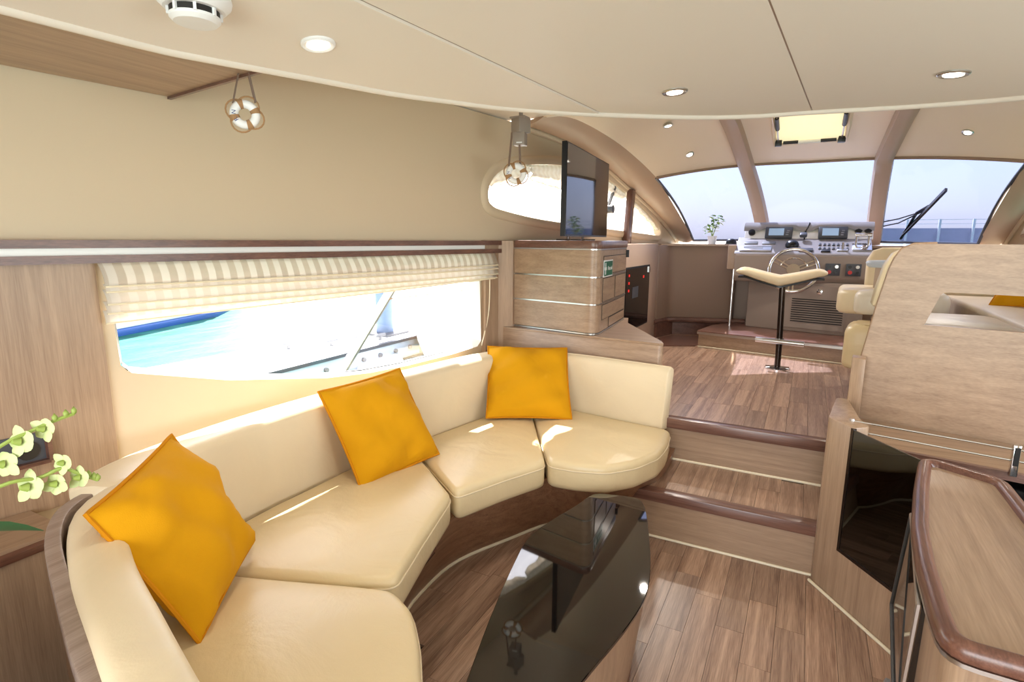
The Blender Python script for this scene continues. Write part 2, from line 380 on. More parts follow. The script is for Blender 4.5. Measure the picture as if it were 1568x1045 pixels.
# ------------------------------------------------------------------ hull side planes
A9 = math.tan(math.radians(9.1))
def wallx(y): return -1.75 + (y - 3.2) * A9                     # port side runs in towards the bow
def wp(y, z, off=0.0): return Vector((wallx(y) + off, y, z))
WD = Vector((-math.cos(math.radians(9.1)), math.sin(math.radians(9.1)), 0)) * 0.06   # outwards
def sx(y): return 1.62 - (y - 3.2) * 0.10                       # starboard side
def sp(y, z, off=0.0): return Vector((sx(y) - off, y, z))

# ================================================================== THE SETTING
# ---- floors, made of separate planks
def plank_floor(parent, x0, x1, y0, y1, z, w, yoff, inside):
    """boards laid fore and aft, joints staggered, kept only where inside(x, y) holds"""
    meshes = {}
    nx = int(math.ceil((x1 - x0) / w))
    for i in range(nx):
        xa = x0 + i * w; y = y0 - random.random() * 0.4
        while y < y1:
            L = random.choice((0.38, 0.46, 0.54, 0.62)); ya, yb = max(y, y0), min(y + L, y1); y += L
            if yb - ya < 0.05 or not inside(xa + w / 2, (ya + yb) / 2): continue
            key = round(yb - ya, 3)
            if key not in meshes:
                me = bpy.data.meshes.new('plank'); b = box(-w / 2 + 0.0006, w / 2 - 0.0006, 0.0006, key - 0.0006, -0.012, 0.0)
                me.from_pydata([tuple(p) for p in b[0]], [], b[1]); me.materials.append(M['floor_oak']); meshes[key] = me
            o = bpy.data.objects.new('plank', meshes[key]); COL.objects.link(o); place(o, parent, (xa + w / 2, ya, z))
floor = O('floor', box(-2.4, 1.8, -1.7, 2.56, -0.06, -0.013), M['dark'], kind='structure')
def in_low(x, y): return x > (-1.36 if y > 1.2 or y < 0.2 else -1.01) and not (x > 0.55 and y > 1.0)
plank_floor(floor, -1.36, 1.39, -1.6, 2.52, 0.0, 0.098, 0, in_low)

# stairs up to the helm level
stairs = T('companion_stairs', 'two oak steps with dark nosings between sofa and galley', 'stairs', (-0.25, 2.5, 0))
O('riser', box(-1.0, 0.18, 2.50, 2.53, 0, 0.19), M['oak_x'], stairs)
O('nosing', box(-1.0, 0.16, 2.486, 2.553, 0.184, 0.234, 0.005), M['walnut_x'], stairs)
O('tread_core', box(-1.0, 0.2, 2.53, 2.96, 0.15, 0.216), M['dark'], stairs)
plank_floor(stairs, -1.0, 0.19, 2.553, 2.945, 0.229, 0.098, 0, lambda x, y: True)
O('riser', box(-0.72, 0.2, 2.945, 2.97, 0.22, 0.41), M['oak_x'], stairs)
O('nosing', box(-0.72, 0.2, 2.93, 2.99, 0.406, 0.462, 0.005), M['walnut_x'], stairs)
for (y, z) in ((2.497, 0.006), (2.942, 0.234)): O('piping', cyl((-0.75, y, z), (0.15, y, z), 0.0065, 8), M['piping'], stairs)

plat = O('floor_helm', box(-1.7, 1.7, 2.97, 6.0, 0.39, 0.447), M['dark'], kind='structure')
plank_floor(plat, -1.3, 0.56, 2.992, 5.95, 0.46, 0.098, 0, lambda x, y: not (x > 0.45 and y < 3))

# ---- port wall with the long saloon window and the eye-shaped helm window
win1 = [(1.045, 1.30), (1.045, 1.10), (1.05, 0.955), (1.075, 0.925), (1.41, 0.83), (1.86, 0.75), (2.10, 0.728), (2.35, 0.72), (2.70, 0.725), (2.93, 0.738), (2.965, 0.77), (2.955, 1.10), (2.945, 1.30)]
win2 = [(3.04, 1.64), (3.05, 1.72), (3.13, 1.80), (3.28, 1.855), (3.5, 1.89), (3.85, 1.925), (4.25, 1.92), (4.6, 1.885), (4.95, 1.80), (5.3, 1.69), (5.6, 1.57), (5.72, 1.49), (5.70, 1.445), (5.58, 1.445), (5.0, 1.47), (4.3, 1.50), (3.6, 1.535), (3.2, 1.575), (3.08, 1.60)]
arch_low = [(3.295, 2.127), (3.954, 2.086), (4.357, 2.017), (4.954, 1.847), (5.543, 1.664), (5.926, 1.517), (6.179, 1.398)]
al = spline([wp(y, z) for y, z in arch_low], 4)
out = [wp(-1.7, 0), wp(6.3, 0), wp(6.3, 1.38)] + [p for p in reversed(al)] + [wp(-1.7, 2.15)]
w2s = spline([wp(y, z) for y, z in win2], 3, closed=True)
wall = O('wall_port', extrude_face(out, WD, [[wp(y, z) for y, z in win1], w2s]), M['cream_wall'], kind='structure', deg=30)

# window 1: reveal frame, glass
w1 = O('window_1', slab([[wp(y, z, 0.012) for y, z in win1], [wp(y + (0.02 if y < 2 else -0.02), z + (0.012 if z < 1.0 else 0), -0.05) for y, z in win1]], 0.004, (0.2, 0, 0)), M['offwhite'], kind='structure')
O('pane', extrude_face([wp(y, z, -0.045) for y, z in win1], (-0.006, 0, 0)), M['clear'], w1)
O('seal', tube([wp(y, z + (0.008 if z < 1 else 0), -0.035) for y, z in win1[1:-1]], 0.005, 6), M['darkgrey'], w1)
# window 2 with soft flange, mullion post
def ring_scale(loop, s, off):
    c = sum(loop, Vector()) / len(loop)
    return [Vector((wallx((c + (p - c) * s).y) + off, (c + (p - c) * s).y, (c + (p - c) * s).z)) for p in loop]
def ring_grow(loop, d, off):
    n = len(loop); out = []
    for i in range(n):
        t = (loop[(i + 1) % n] - loop[i - 1]).normalized(); nn = Vector((0, -t.z, t.y)); q = loop[i] - nn * d
        out.append(Vector((wallx(q.y) + off, q.y, q.z)))
    return out
sgn = 1 if (ring_grow(w2s, 0.05, 0)[0].y < w2s[0].y) else -1
rows = [ring_grow(w2s, sgn * d, o) for d, o in ((0.058, 0.001), (0.05, 0.014), (0.035, 0.02), (0.012, 0.02), (0.0, 0.012), (0.0, -0.055))]
w2 = O('window_2', grid(rows, cv=True), M['taupe_light'], kind='structure')
w2.data.materials[0] = M['cream_wall']
O('pane', extrude_face([p + Vector((-0.05, 0, 0)) for p in w2s], (-0.006, 0, 0)), M['clear'], w2)
O('post', bar(wp(4.93, 1.36, 0.03), wp(4.98, 1.83, 0.03), 0.10, 0.05, (1, 0, 0), 0.004), M['walnut_z'], w2)
O('sash_bar', bar(wp(4.50, 1.48, -0.01), wp(4.75, 1.84, -0.01), 0.022, 0.02, (1, 0, 0)), M['grey'], w2)
O('latch', cyl(wp(4.63, 1.65, -0.02), wp(4.63, 1.65, 0.04), 0.035, 14), M['darkgrey'], w2)

# wood lining aft of the long window
lining = O('trim_1', extrude_face([wp(-1.7, 0.52, 0.014), wp(1.005, 0.52, 0.014), wp(1.005, 1.315, 0.014), wp(-1.7, 1.315, 0.014)], (-0.013, 0, 0)), M['oak_z'], kind='structure')
# handrail trim: two dark strips with a white track between
tr = T('wall_trim_rail', 'dark walnut double rail with white track above the long window', 'trim', wp(1, 1.35)); 
def strip(z0, z1, d): return join(*[bar(wp(a, (z0 + z1) / 2, d / 2), wp(b, (z0 + z1) / 2, d / 2), d, z1 - z0) for a, b in ((-1.7, 3.225),)])
O('upper_strip', strip(1.361, 1.387, 0.045), M['walnut_y'], tr)
O('track', strip(1.338, 1.361, 0.026), M['trackwhite'], tr)
O('lower_strip', strip(1.312, 1.338, 0.045), M['walnut_y'], tr)

# wall ledge aft of the sofa, along the hull side
led = T('side_locker', 'low oak side locker with dark edge strip beside the sofa arm', 'cabinet', (-2.0, 0.3, 0))
def hullpoly(x1, y1): return [(wallx(-1.65) + 0.02, -1.65), (x1, -1.65), (x1, y1), (wallx(y1) + 0.02, y1)]
O('front', prism(hullpoly(-1.885, 0.74), 0.0, 0.505), M['oak_z'], led)
O('edge_strip', prism(hullpoly(-1.875, 0.745), 0.505, 0.528, 0.004), M['walnut_y'], led)
O('top', prism(hullpoly(-1.90, 0.75), 0.528, 0.538), M['oak_y'], led)

# sill shelf between backrest and hull side
sill = O('trim_2', prism([(-2.085, 1.0), (-1.78, 0.93), (-1.79, 1.1), (-1.80, 1.5), (-1.78, 1.9), (-1.70, 2.3), (-1.60, 2.75), (-1.50, 2.98), (-1.77, 3.08)], 0.40, 0.465), M['cream_wall'], kind='structure')

# ---- starboard wall, aft wall with the open cockpit doorway, bow
stb = [sp(-1.7, 0), sp(6.3, 0), sp(6.3, 1.36), sp(5.4, 1.75), sp(4.6, 2.02), sp(3.6, 2.14), sp(-1.7, 2.15)]
swin = [sp(0.2, 0.85), sp(2.4, 0.85), sp(2.4, 1.35), sp(0.2, 1.35)]
swin2 = [sp(3.2, 1.5), sp(5.5, 1.45), sp(5.4, 1.62), sp(4.6, 1.85), sp(3.6, 1.9), sp(3.2, 1.8)]
O('wall_starboard', extrude_face(stb, (0.06, 0, 0), [swin, swin2]), M['cream_wall'], kind='structure', deg=30)
w3 = O('window_3', tube(swin2, 0.015, 6, closed=True), M['taupe_light'], kind='structure')
O('pane', extrude_face([p + Vector((0.03, 0, 0)) for p in swin2], (0.006, 0, 0)), M['clear'], w3)
w4 = O('window_4', tube(swin, 0.015, 6, closed=True), M['offwhite'], kind='structure')
O('wall_aft', extrude_face([Vector((-2.6, -1.66, 0)), Vector((2.2, -1.66, 0)), Vector((2.2, -1.66, 2.2)), Vector((-2.6, -1.66, 2.2))], (0, -0.06, 0),
  [[Vector((-1.5, -1.66, 0.15)), Vector((1.3, -1.66, 0.15)), Vector((1.3, -1.66, 1.92)), Vector((-1.5, -1.66, 1.92))]]), M['cream_wall'], kind='structure')
O('wall_bow', box(-1.6, 1.6, 6.0, 6.08, 0.3, 1.36), M['taupe'], kind='structure')

# ---- saloon ceiling: cambered panels that end in a curved front lip
def camber(x): return 2.0 - 0.13 * ((x + 0.07) / 1.43) ** 2
EDGE = [(-1.563, 0.86), (-1.55, 1.013), (-1.518, 1.201), (-1.485, 1.383), (-1.442, 1.624), (-1.364, 1.887), (-1.282, 2.124), (-1.116, 2.443), (-0.941, 2.697), (-0.734, 2.925), (-0.496, 3.07), (-0.262, 3.106), (0.057, 3.122), (0.308, 3.064), (0.479, 2.982), (0.8, 2.75), (1.05, 2.4), (1.2, 2.0), (1.3, 1.4), (1.34, -1.0)]
def yend(c):
    for (a, ya), (b, yb) in zip(EDGE, EDGE[1:]):
        if a <= c <= b: return ya + (yb - ya) * (c - a) / (b - a)
    return EDGE[0][1] if c < EDGE[0][0] else EDGE[-1][1]
ceil = O('ceiling', box(-2.5, 1.95, -1.7, 3.30, 2.135, 2.19), M['ceiling'], kind='structure')
def cpanel(c0, c1, drop=0.0):
    cols = []; n = max(8, int((c1 - c0) / 0.035))
    for i in range(n + 1):
        c = c0 + (c1 - c0) * i / n; ye = yend(c); col = []
        for k in range(21):
            y = -1.68 + (ye + 1.68) * k / 20; x = c + 0.07 * y; e = min(1, (i if i < n / 2 else n - i) / (n * 0.04 + 0.01))
            col.append(Vector((x, y, camber(x) - drop + (0.012 * (1 - e) if 0 else 0))))
        cols.append(col)
    return slab(cols, 0.045)
for c0, c1, dr in ((-1.563, -1.062, 0.006), (-1.056, -0.268, 0.0), (-0.262, 0.53, 0.0), (0.536, 1.33, 0.0)):
    O('ceiling_panel', cpanel(c0, c1, dr), M['ceiling'], ceil, deg=30)
for c0 in (-1.059, -0.265, 0.533):
    O('seam', tube([(c0 + 0.07 * y, y, camber(c0 + 0.07 * y) + 0.012) for y in [-1.6 + (yend(c0) + 1.55) * k / 12 for k in range(13)]], 0.012, 6), M['taupe'], ceil)
lip = spline([(c + 0.07 * y, y, camber(c + 0.07 * y) - 0.004) for c, y in [(-1.563, -1.6), (-1.563, -0.6), (-1.563, 0.3)] + EDGE[:-1]], 3)
O('lip', tube(lip, 0.013, 10), M['ceiling'], ceil)

# ---- helm dome: headliner, brown side arches, mullions, windshield
EP = spline([(-1.50, 3.25, 2.13), (-1.434, 3.592, 2.174), (-1.344, 4.151, 2.118), (-1.27, 4.62, 2.02), (-1.216, 4.954, 1.925)], 5)   # port inner edge
EC = spline([(-0.07, 3.25, 2.14), (-0.07, 3.7, 2.32), (-0.07, 4.25, 2.37), (-0.07, 4.8, 2.335), (-0.07, 5.72, 2.085)], 5)
ES = spline([(1.40, 3.25, 2.13), (1.36, 3.592, 2.17), (1.30, 4.151, 2.14), (1.26, 4.62, 2.07), (1.22, 4.98, 1.93)], 5)
rows = []
for a, c, b in zip(EP, EC, ES):
    r = []
    for k in range(25):
        u = k / 24 * 2 - 1; e = a if u < 0 else b; t = abs(u)
        s = (1 - t ** 2.6); xx = c.x + (e.x - c.x) * t; yy = e.y + (c.y - e.y) * (1 - t ** 1.8); zz = e.z + (c.z - e.z) * (1 - t ** 2.4)
        r.append(Vector((xx, yy, zz)))
    rows.append(r)
dome_rows = rows; top_edge = rows[-1]
dome = O('ceiling_helm', slab(rows, 0.04), M['dome'], kind='structure', deg=60)
AO = spline([wp(y, z, 0.004) for y, z in arch_low], 5)
AI = EP + spline([EP[-1], (-1.155, 5.38, 1.72), (-1.053, 5.968, 1.40)], 5)[1:]
def resamp(c, n):
    L = [0]
    for a, b in zip(c, c[1:]): L.append(L[-1] + (b - a).length)
    out = []
    for k in range(n):
        t = L[-1] * k / (n - 1); i = max(j for j in range(len(L)) if L[j] <= t + 1e-9); i = min(i, len(c) - 2)
        out.append(c[i].lerp(c[i + 1], (t - L[i]) / max(1e-9, L[i + 1] - L[i])))
    return out
AO_, AI_ = resamp(AO, 30), resamp(AI, 30)
def band(A, B, bulge):
    rows = []
    for a, b in zip(A, B):
        d = Vector((0.5 if a.x < 0 else -0.5, 0, -0.86)); rows.append([a.lerp(b, k / 8) + d * bulge * math.sin(math.pi * k / 8) for k in range(9)])
    return rows
O('trim_3', slab(band(AO_, AI_, 0.03), 0.03, (-0.3, 0.3, 0.8)), M['taupe_light'], kind='structure', deg=60)
O('trim_4', tube([p + Vector((0.012, 0, -0.012)) for p in AO_], 0.02, 8), M['cream_wall'], kind='structure')
SO_ = resamp(spline([sp(3.3, 2.13), sp(3.95, 2.10), sp(4.6, 2.0), sp(5.2, 1.78), sp(5.75, 1.40)], 5), 30)
SI_ = resamp(ES + spline([ES[-1], (1.19, 5.3, 1.68), (1.155, 5.6, 1.39)], 5)[1:], 30)
O('trim_5', slab(band(SO_, SI_, 0.03), 0.03, (0.3, 0.3, 0.8)), M['taupe_light'], kind='structure', deg=60)
O('trim_6', tube([p + Vector((-0.012, 0, -0.012)) for p in SO_], 0.02, 8), M['cream_wall'], kind='structure')

bot = spline([(-1.053, 5.968, 1.40), (-0.78, 6.24, 1.405), (-0.45, 6.40, 1.41), (0.05, 6.46, 1.41), (0.53, 6.40, 1.40), (0.87, 6.1, 1.395), (1.155, 5.6, 1.39)], 6)
te = resamp(top_edge, 49); be = resamp(bot, 49)
def split_at(curve, x): return min(range(len(curve)), key=lambda i: abs(curve[i].x - x))
def ws_point(u, v):
    """u 0..1 across (by index on both edges), v 0 top .. 1 bottom"""
    def f(c): 
        i = u * (len(c) - 1); k = min(int(i), len(c) - 2); return c[k].lerp(c[k + 1], i - k)
    a, b = f(te), f(be); p = a.lerp(b, v); return p + Vector((0, 0.05, 0.05)) * math.sin(math.pi * v)
def u_for(x, curve): 
    i = 0
    while i < len(curve) - 2 and curve[i + 1].x < x: i += 1
    return (i + (x - curve[i].x) / (curve[i + 1].x - curve[i].x)) / (len(curve) - 1)
UT = [0.0, u_for(-0.57, te), u_for(0.47, te), 1.0]; UB = [0.0, u_for(-0.42, be), u_for(0.53, be), 1.0]
def ws(i, s, v):
    def f(c, u):
        k = u * (len(c) - 1); j = min(int(k), len(c) - 2); return c[j].lerp(c[j + 1], k - j)
    a = f(te, UT[i] + (UT[i + 1] - UT[i]) * s); b = f(be, UB[i] + (UB[i + 1] - UB[i]) * s)
    return a.lerp(b, v) + Vector((0, 0.06, 0.04)) * math.sin(math.pi * v)
shield = T('windshield', 'three-pane tinted windshield wrapped around the helm', 'windshield', (0, 6.4, 1.4))
for i in range(3):
    rows = [[ws(i, s / 10, v / 10) for s in range(11)] for v in range(11)]
    pn = O('pane', slab(rows, 0.006, (0, 0.7, 0.7)), M['tint'], shield)
    per = [ws(i, 0, v / 10) for v in range(11)] + [ws(i, s / 10, 1) for s in range(1, 11)] + [ws(i, 1, v / 10) for v in range(9, -1, -1)]
    O('seal', tube([p + Vector((0, -0.006, -0.004)) for p in per], 0.012, 6), M['darkgrey'], pn)
O('top_trim', tube([p + Vector((0, -0.005, -0.004)) for p in te], 0.014, 6), M['taupe'], shield)
tx = [ws(1, 0, 0).x, ws(2, 0, 0).x]
def fr_full(row, i):
    x = tx[i - 1] * (1.0 + 0.16 * (1 - min(1, (row[12].y - 4.0) / 1.72)))
    for p, q in zip(row, row[1:]):
        if p.x <= x <= q.x: return p.lerp(q, (x - p.x) / (q.x - p.x))
    return row[12]
for (i, xc) in ((1, -0.62), (2, 0.45)):
    fr_ = UT[i]; path = []
    for r in dome_rows[9:]:
        k = fr_full(r, i); path.append(k + Vector((0, 0, -0.002)))
    path += [ws(i, 0, v / 10) for v in range(1, 11)]
    rows = []
    for p in spline(path, 2):
        w = 0.068; rows.append([p + Vector((dx, dy, dz)) for dx, dy, dz in ((-w, 0.0, 0.0), (-w * 0.8, -0.035, -0.032), (0, -0.045, -0.04), (w * 0.8, -0.035, -0.032), (w, 0.0, 0.0))])
    O('mullion', slab(rows, 0.02, (0, 0.7, 0.7)), M['taupe_light'], shield, deg=60)

# ================================================================== SOFA
sofa = T('curved_sofa', 'built-in curved cream leather sofa under the long window', 'sofa', (-1.3, 1.7, 0))
ft = spline([(-0.555, 2.93, 0.285), (-0.56, 2.60, 0.285), (-0.68, 2.36, 0.285), (-0.84, 2.29, 0.285), (-1.0, 2.26, 0.285), (-1.10, 2.02, 0.285), (-1.18, 1.75, 0.285), (-1.14, 1.45, 0.285), (-1.05, 1.20, 0.285), (-0.85, 0.97, 0.285), (-0.68, 0.70, 0.285), (-0.62, 0.44, 0.285)], 4)
def offs(path, d):
    out = []
    for i, p in enumerate(path):
        t = (path[min(i + 1, len(path) - 1)] - path[max(i - 1, 0)]).normalized(); out.append(p + Vector((-t.y, t.x, 0)) * d)
    return out
ft = [p + Vector((0, 0, 0.012)) for p in offs(ft, 0.012)]
fb = spline([(-0.60, 2.95, 0), (-0.62, 2.70, 0), (-0.76, 2.50, 0), (-0.88, 2.43, 0), (-1.03, 2.36, 0), (-1.14, 2.14, 0), (-1.25, 1.88, 0), (-1.26, 1.66, 0), (-1.215, 1.44, 0), (-1.03, 1.12, 0), (-0.80, 0.80, 0), (-0.66, 0.45, 0)], 4)
O('base', slab([[a.lerp(b, k / 4) for a, b in zip(ft, fb)] for k in range(5)], 0.05, (-0.8, 0.1, 0)), M['base_walnut'], sofa, deg=60)
O('base_piping', tube([p + Vector((0.006, -0.002, 0.007)) for p in fb], 0.0075, 8), M['piping'], sofa)
O('seat_deck', extrude_face([Vector((p.x, p.y, 0.20)) for p in offs(ft, -0.05)] + [Vector((x, y, 0.20)) for x, y in [(-1.0, 0.50), (-1.3, 0.60), (-1.60, 0.74), (-1.74, 1.0), (-1.76, 1.5), (-1.72, 2.0), (-1.62, 2.6), (-1.5, 2.9), (-1.2, 3.0)]], (0, 0, 0.083)), M['base_walnut'], sofa)
vent = O('vent', join(bar((-1.118, 1.32, 0.238), (-1.172, 1.60, 0.238), 0.012, 0.05), ), M['dark'], sofa)
O('slat', bar((-1.112, 1.32, 0.232), (-1.166, 1.60, 0.232), 0.012, 0.012), M['walnut_y'], vent)
SEATS = [
 [(-1.60, 0.84), (-1.50, 0.72), (-1.27, 0.65), (-1.0, 0.56), (-0.60, 0.44), (-0.56, 0.62), (-0.67, 0.86), (-0.77, 0.985), (-0.86, 1.075), (-0.96, 1.12), (-1.10, 1.075), (-1.47, 0.93)],
 [(-1.66, 0.97), (-1.48, 0.945), (-1.10, 1.09), (-0.985, 1.155), (-1.07, 1.42), (-1.155, 1.70), (-1.40, 1.88), (-1.64, 2.04), (-1.68, 1.7), (-1.685, 1.3)],
 [(-1.15, 1.725), (-1.06, 1.96), (-0.965, 2.17), (-1.10, 2.40), (-1.29, 2.72), (-1.43, 2.80), (-1.53, 2.62), (-1.60, 2.25), (-1.635, 2.06), (-1.40, 1.90)],
 [(-0.955, 2.185), (-0.83, 2.195), (-0.70, 2.24), (-0.60, 2.36), (-0.54, 2.52), (-0.535, 2.68), (-0.56, 2.87), (-0.85, 2.91), (-1.15, 2.95), (-1.38, 2.90), (-1.278, 2.71), (-1.10, 2.42)]]
LS = ['nearest seat cushion with rounded front', 'long seat cushion in front of the middle of the window', 'wedge-shaped seat cushion in the corner run', 'end seat cushion with rounded front beside the steps']
for poly, lb in zip(SEATS, LS):
    s = O('seat_cushion', cushion(poly, 0.285, 0.42, 0.028, 0.016, 0.035), M['seat_leather'], sofa, label=lb, deg=60)
    P = smooth_poly([(a[0], a[1]) for a in poly], 0.035)
    O('piping', tube([(p.x, p.y, 0.385) for p in P], 0.0035, 6, closed=True), M['cream_leather'], s)
def backrest(path, h0, h1, th, lean, rnd=0.03, m=None, ends=True, name='backrest'):
    """padded back swept along a plan path; th to the left of travel"""
    pts = spline([(x, y, 0) for x, y in path], 5); rows = []
    prof = [(0.0, h0), (0.0, h0 + (h1 - h0) * 0.5), (0.0, h1 - rnd)]
    for k in range(1, 5): a = k / 4 * math.pi / 2; prof.append((rnd * (1 - math.cos(a)), h1 - rnd + rnd * math.sin(a)))
    prof += [(th * 0.5, h1 + 0.004)]
    for k in range(5): a = math.pi / 2 - k / 4 * math.pi / 2; prof.append((th - rnd * (1 - math.cos(a)), h1 - rnd + rnd * math.sin(a)))
    prof += [(th, h0)]
    N = len(pts)
    for i, p in enumerate(pts):
        t = (pts[min(i + 1, N - 1)] - pts[max(i - 1, 0)]).normalized(); n = Vector((-t.y, t.x, 0))
        e = 1.0
        if ends and i in (0, N - 1): e = 0.86
        cz = (h0 + h1) / 2; ct = th / 2
        rows.append([p + n * (ct + (d - ct) * e + lean * (z - h0)) + Vector((0, 0, cz + (z - cz) * (0.96 if e < 1 else 1))) for d, z in prof])
    v, f = grid(rows, cv=True); n = len(prof); f += [tuple(range(n)), tuple(range(len(v) - n, len(v)))]
    return v, f
# travelled so that the thickness lies outside the seating
segs = [([(-1.585, 0.86), (-1.52, 0.735), (-1.27, 0.615), (-1.0, 0.525), (-0.77, 0.452), (-0.55, 0.385)], 0.115, 0.0, 'arm section of the backrest at the near end'),
        ([(-1.635, 2.04), (-1.685, 1.7), (-1.70, 1.3), (-1.665, 0.95), (-1.59, 0.80)], 0.155, 0.12, 'long backrest section below the window'),
        ([(-1.47, 2.83), (-1.54, 2.62), (-1.60, 2.28), (-1.636, 2.055)], 0.155, 0.12, 'corner backrest section'),
        ([(-0.61, 2.885), (-0.66, 2.897), (-0.88, 2.925), (-1.14, 2.955), (-1.35, 2.93)], 0.058, 0.1, 'end backrest section beside the steps')]
for path, th, lean, lb in segs:
    pp = path if lb.startswith('arm') is False else path
    v = backrest(list(reversed(pp)), 0.40, 0.735 if 'end' in lb or 'corner' in lb else 0.725, th, lean) if not lb.startswith('arm') else backrest(list(reversed(pp)), 0.30, 0.72, th, 0.0)
    b = O('backrest', v, M['cream_leather'], sofa, label=lb, deg=60)
    pts = spline([(x, y, 0) for x, y in path], 5)
outer = [(-1.735, 0.80), (-1.71, 0.70), (-1.64, 0.62), (-1.50, 0.545), (-1.28, 0.468), (-1.08, 0.402), (-0.94, 0.36), (-0.62, 0.255)]
def offs(path, d):
    out = []
    for i, p in enumerate(path):
        t = (path[min(i + 1, len(path) - 1)] - path[max(i - 1, 0)]).normalized(); out.append(p + Vector((-t.y, t.x, 0)) * d)
    return out
op = spline([(x, y, 0) for x, y in outer], 5); ip = offs(op, 0.032)
rows = [[p + Vector((0, 0, z)) for p in c] for c, z in ((op, 0.66), (op, 0.70), (ip, 0.70), (ip, 0.66))]
O('arm_trim', bevel(grid(rows, cu=True), 0.004, 2, 60), M['sheen_wood'], sofa, deg=40)
sh = offs(op, 0.02)
O('arm_shell', slab([[p + Vector((0, 0, z)) for p in offs(op, 0.008)] for z in (0.0, 0.33, 0.665)], 0.02, (0.2, 1, 0)), M['oak_z'], sofa, deg=60)

# ---- scatter pillows
def pillow(center, nrm, upv, s, puff, label, seed):
    rnd = random.Random(seed); n = Vector(nrm).normalized(); u = Vector(upv); u = (u - n * u.dot(n)).normalized(); r = u.cross(n)
    N = 22; ph = [rnd.uniform(0, 6.28) for _ in range(6)]
    def pt(i, j, side):
        a, b = -1 + 2 * i / N, -1 + 2 * j / N
        k = 1 - 0.04 * (1 - a * a) * abs(b) ** 3 ; k2 = 1 - 0.04 * (1 - b * b) * abs(a) ** 3
        x, y = a * k2 * s / 2, b * k * s / 2
        e = max(0.0, (1 - abs(a) ** 2.6) * (1 - abs(b) ** 2.6)) ** 0.55
        w = 0.009 * math.sin(5 * a + 3 * b + ph[0]) + 0.006 * math.sin(9 * b - 4 * a + ph[1]) + 0.004 * math.sin(13 * a * b + ph[2])
        cr = 0.004 * math.sin(22 * (a + b * 0.4) + ph[3]) * (abs(a) ** 2 + abs(b) ** 2) * 0.6
        z = side * (puff * e + 0.003) + (w + cr) * min(1, e * 2)
        return Vector(center) + r * x + u * y + n * z
    v, f = [], []
    for side in (1, -1):
        g = grid([[pt(i, j, side) for j in range(N + 1)] for i in range(N + 1)])
        v, f = join((v, f), g) if v else g
    o = O('throw_pillow', (v, f), M['yellow'], label=label, cat='pillow', deg=180)
    ring = [(i, 0) for i in range(N)] + [(N, j) for j in range(N)] + [(i, N) for i in range(N, 0, -1)] + [(0, j) for j in range(N, 0, -1)]
    pts = []
    for i, j in ring:
        p = (pt(i, j, 1) + pt(i, j, -1)) / 2; d = p - Vector(center); pts.append(p + d.normalized() * 0.004)
    O('seam', tube(pts, 0.0055, 6, closed=True), M['yellow_seam'], o)
    return o
pillow((-1.415, 0.815, 0.627), (0.748, 0.475, 0.464), (-0.572, 0.816, 0.087), 0.41, 0.088, 'largest mustard cushion leaning in the curved arm corner', 1)
pillow((-1.569, 1.786, 0.605), (0.83, -0.158, 0.535), (-0.534, 0.053, 0.844), 0.43, 0.078, 'mustard cushion tilted against the backrest below the window', 2)
pillow((-1.345, 2.765, 0.605), (0.366, -0.611, 0.702), (-0.335, 0.618, 0.712), 0.46, 0.078, 'square mustard cushion standing in the corner by the drawer cabinet', 3)

# ================================================================== COFFEE TABLE
tb = T('coffee_table', 'boat-shaped coffee table with black glass top and oak base', 'table', (-0.56, 1.45, 0))
top = spline([(-0.715, 2.115, 0), (-0.64, 2.15, 0), (-0.545, 2.165, 0), (-0.492, 2.10, 0), (-0.42, 1.88, 0), (-0.37, 1.70, 0), (-0.345, 1.55, 0), (-0.352, 1.40, 0), (-0.385, 1.20, 0), (-0.42, 1.0, 0), (-0.47, 0.84, 0), (-0.55, 0.80, 0), (-0.60, 0.86, 0), (-0.65, 1.02, 0), (-0.715, 1.25, 0), (-0.775, 1.50, 0), (-0.805, 1.68, 0), (-0.78, 1.84, 0), (-0.745, 1.98, 0)], 4, closed=True)
O('glass_top', prism([(p.x, p.y) for p in top], 0.328, 0.34, 0.002, 1, 40), M['blackglass'], tb, deg=30)
c = Vector((-0.57, 1.48, 0))
def pring(s, z, dx=0): return [Vector((c.x + (p.x - c.x) * s + dx, c.y + (p.y - c.y) * s, z)) for p in top]
v, f = grid([pring(0.80, 0.0), pring(0.86, 0.10), pring(0.93, 0.24), pring(0.95, 0.328)], cv=True)
f += [tuple(range(len(top))), tuple(range(len(v) - len(top), len(v)))]
O('pedestal', (v, f), M['oak_z'], tb, deg=60)
O('plinth', prism([(p.x, p.y) for p in pring(0.82, 0)], 0.0, 0.02), M['walnut_y'], tb)

# ================================================================== PORT CABINET, LEDGE, TV
lg = T('sofa_end_ledge', 'oak ledge behind the end backrest under the drawer cabinet', 'ledge', (-1.2, 3.4, 0))
lp = [(-1.735, 3.135), (-0.685, 3.04), (-0.665, 3.06), (-0.69, 3.12), (-1.06, 3.72), (-1.12, 3.95), (-1.60, 3.95)]
O('body', prism(lp, 0.46, 0.83, 0.004), M['oak_x'], lg)
O('top', prism(lp, 0.83, 0.841), M['oak_x'], lg)
pl = O('trim_7', extrude_face([wp(2.985, 0.60, 0.03), wp(3.28, 0.60, 0.03), wp(3.28, 1.39, 0.03), wp(2.985, 1.39, 0.03)][0:4], (-0.029, 0, 0)), M['oak_z'], kind='structure')
pl2 = O('trim_8', prism([(-1.75, 3.10), (-1.66, 3.17), (-1.66, 3.3), (-1.74, 3.3)], 0.60, 1.388), M['oak_z'], kind='structure')

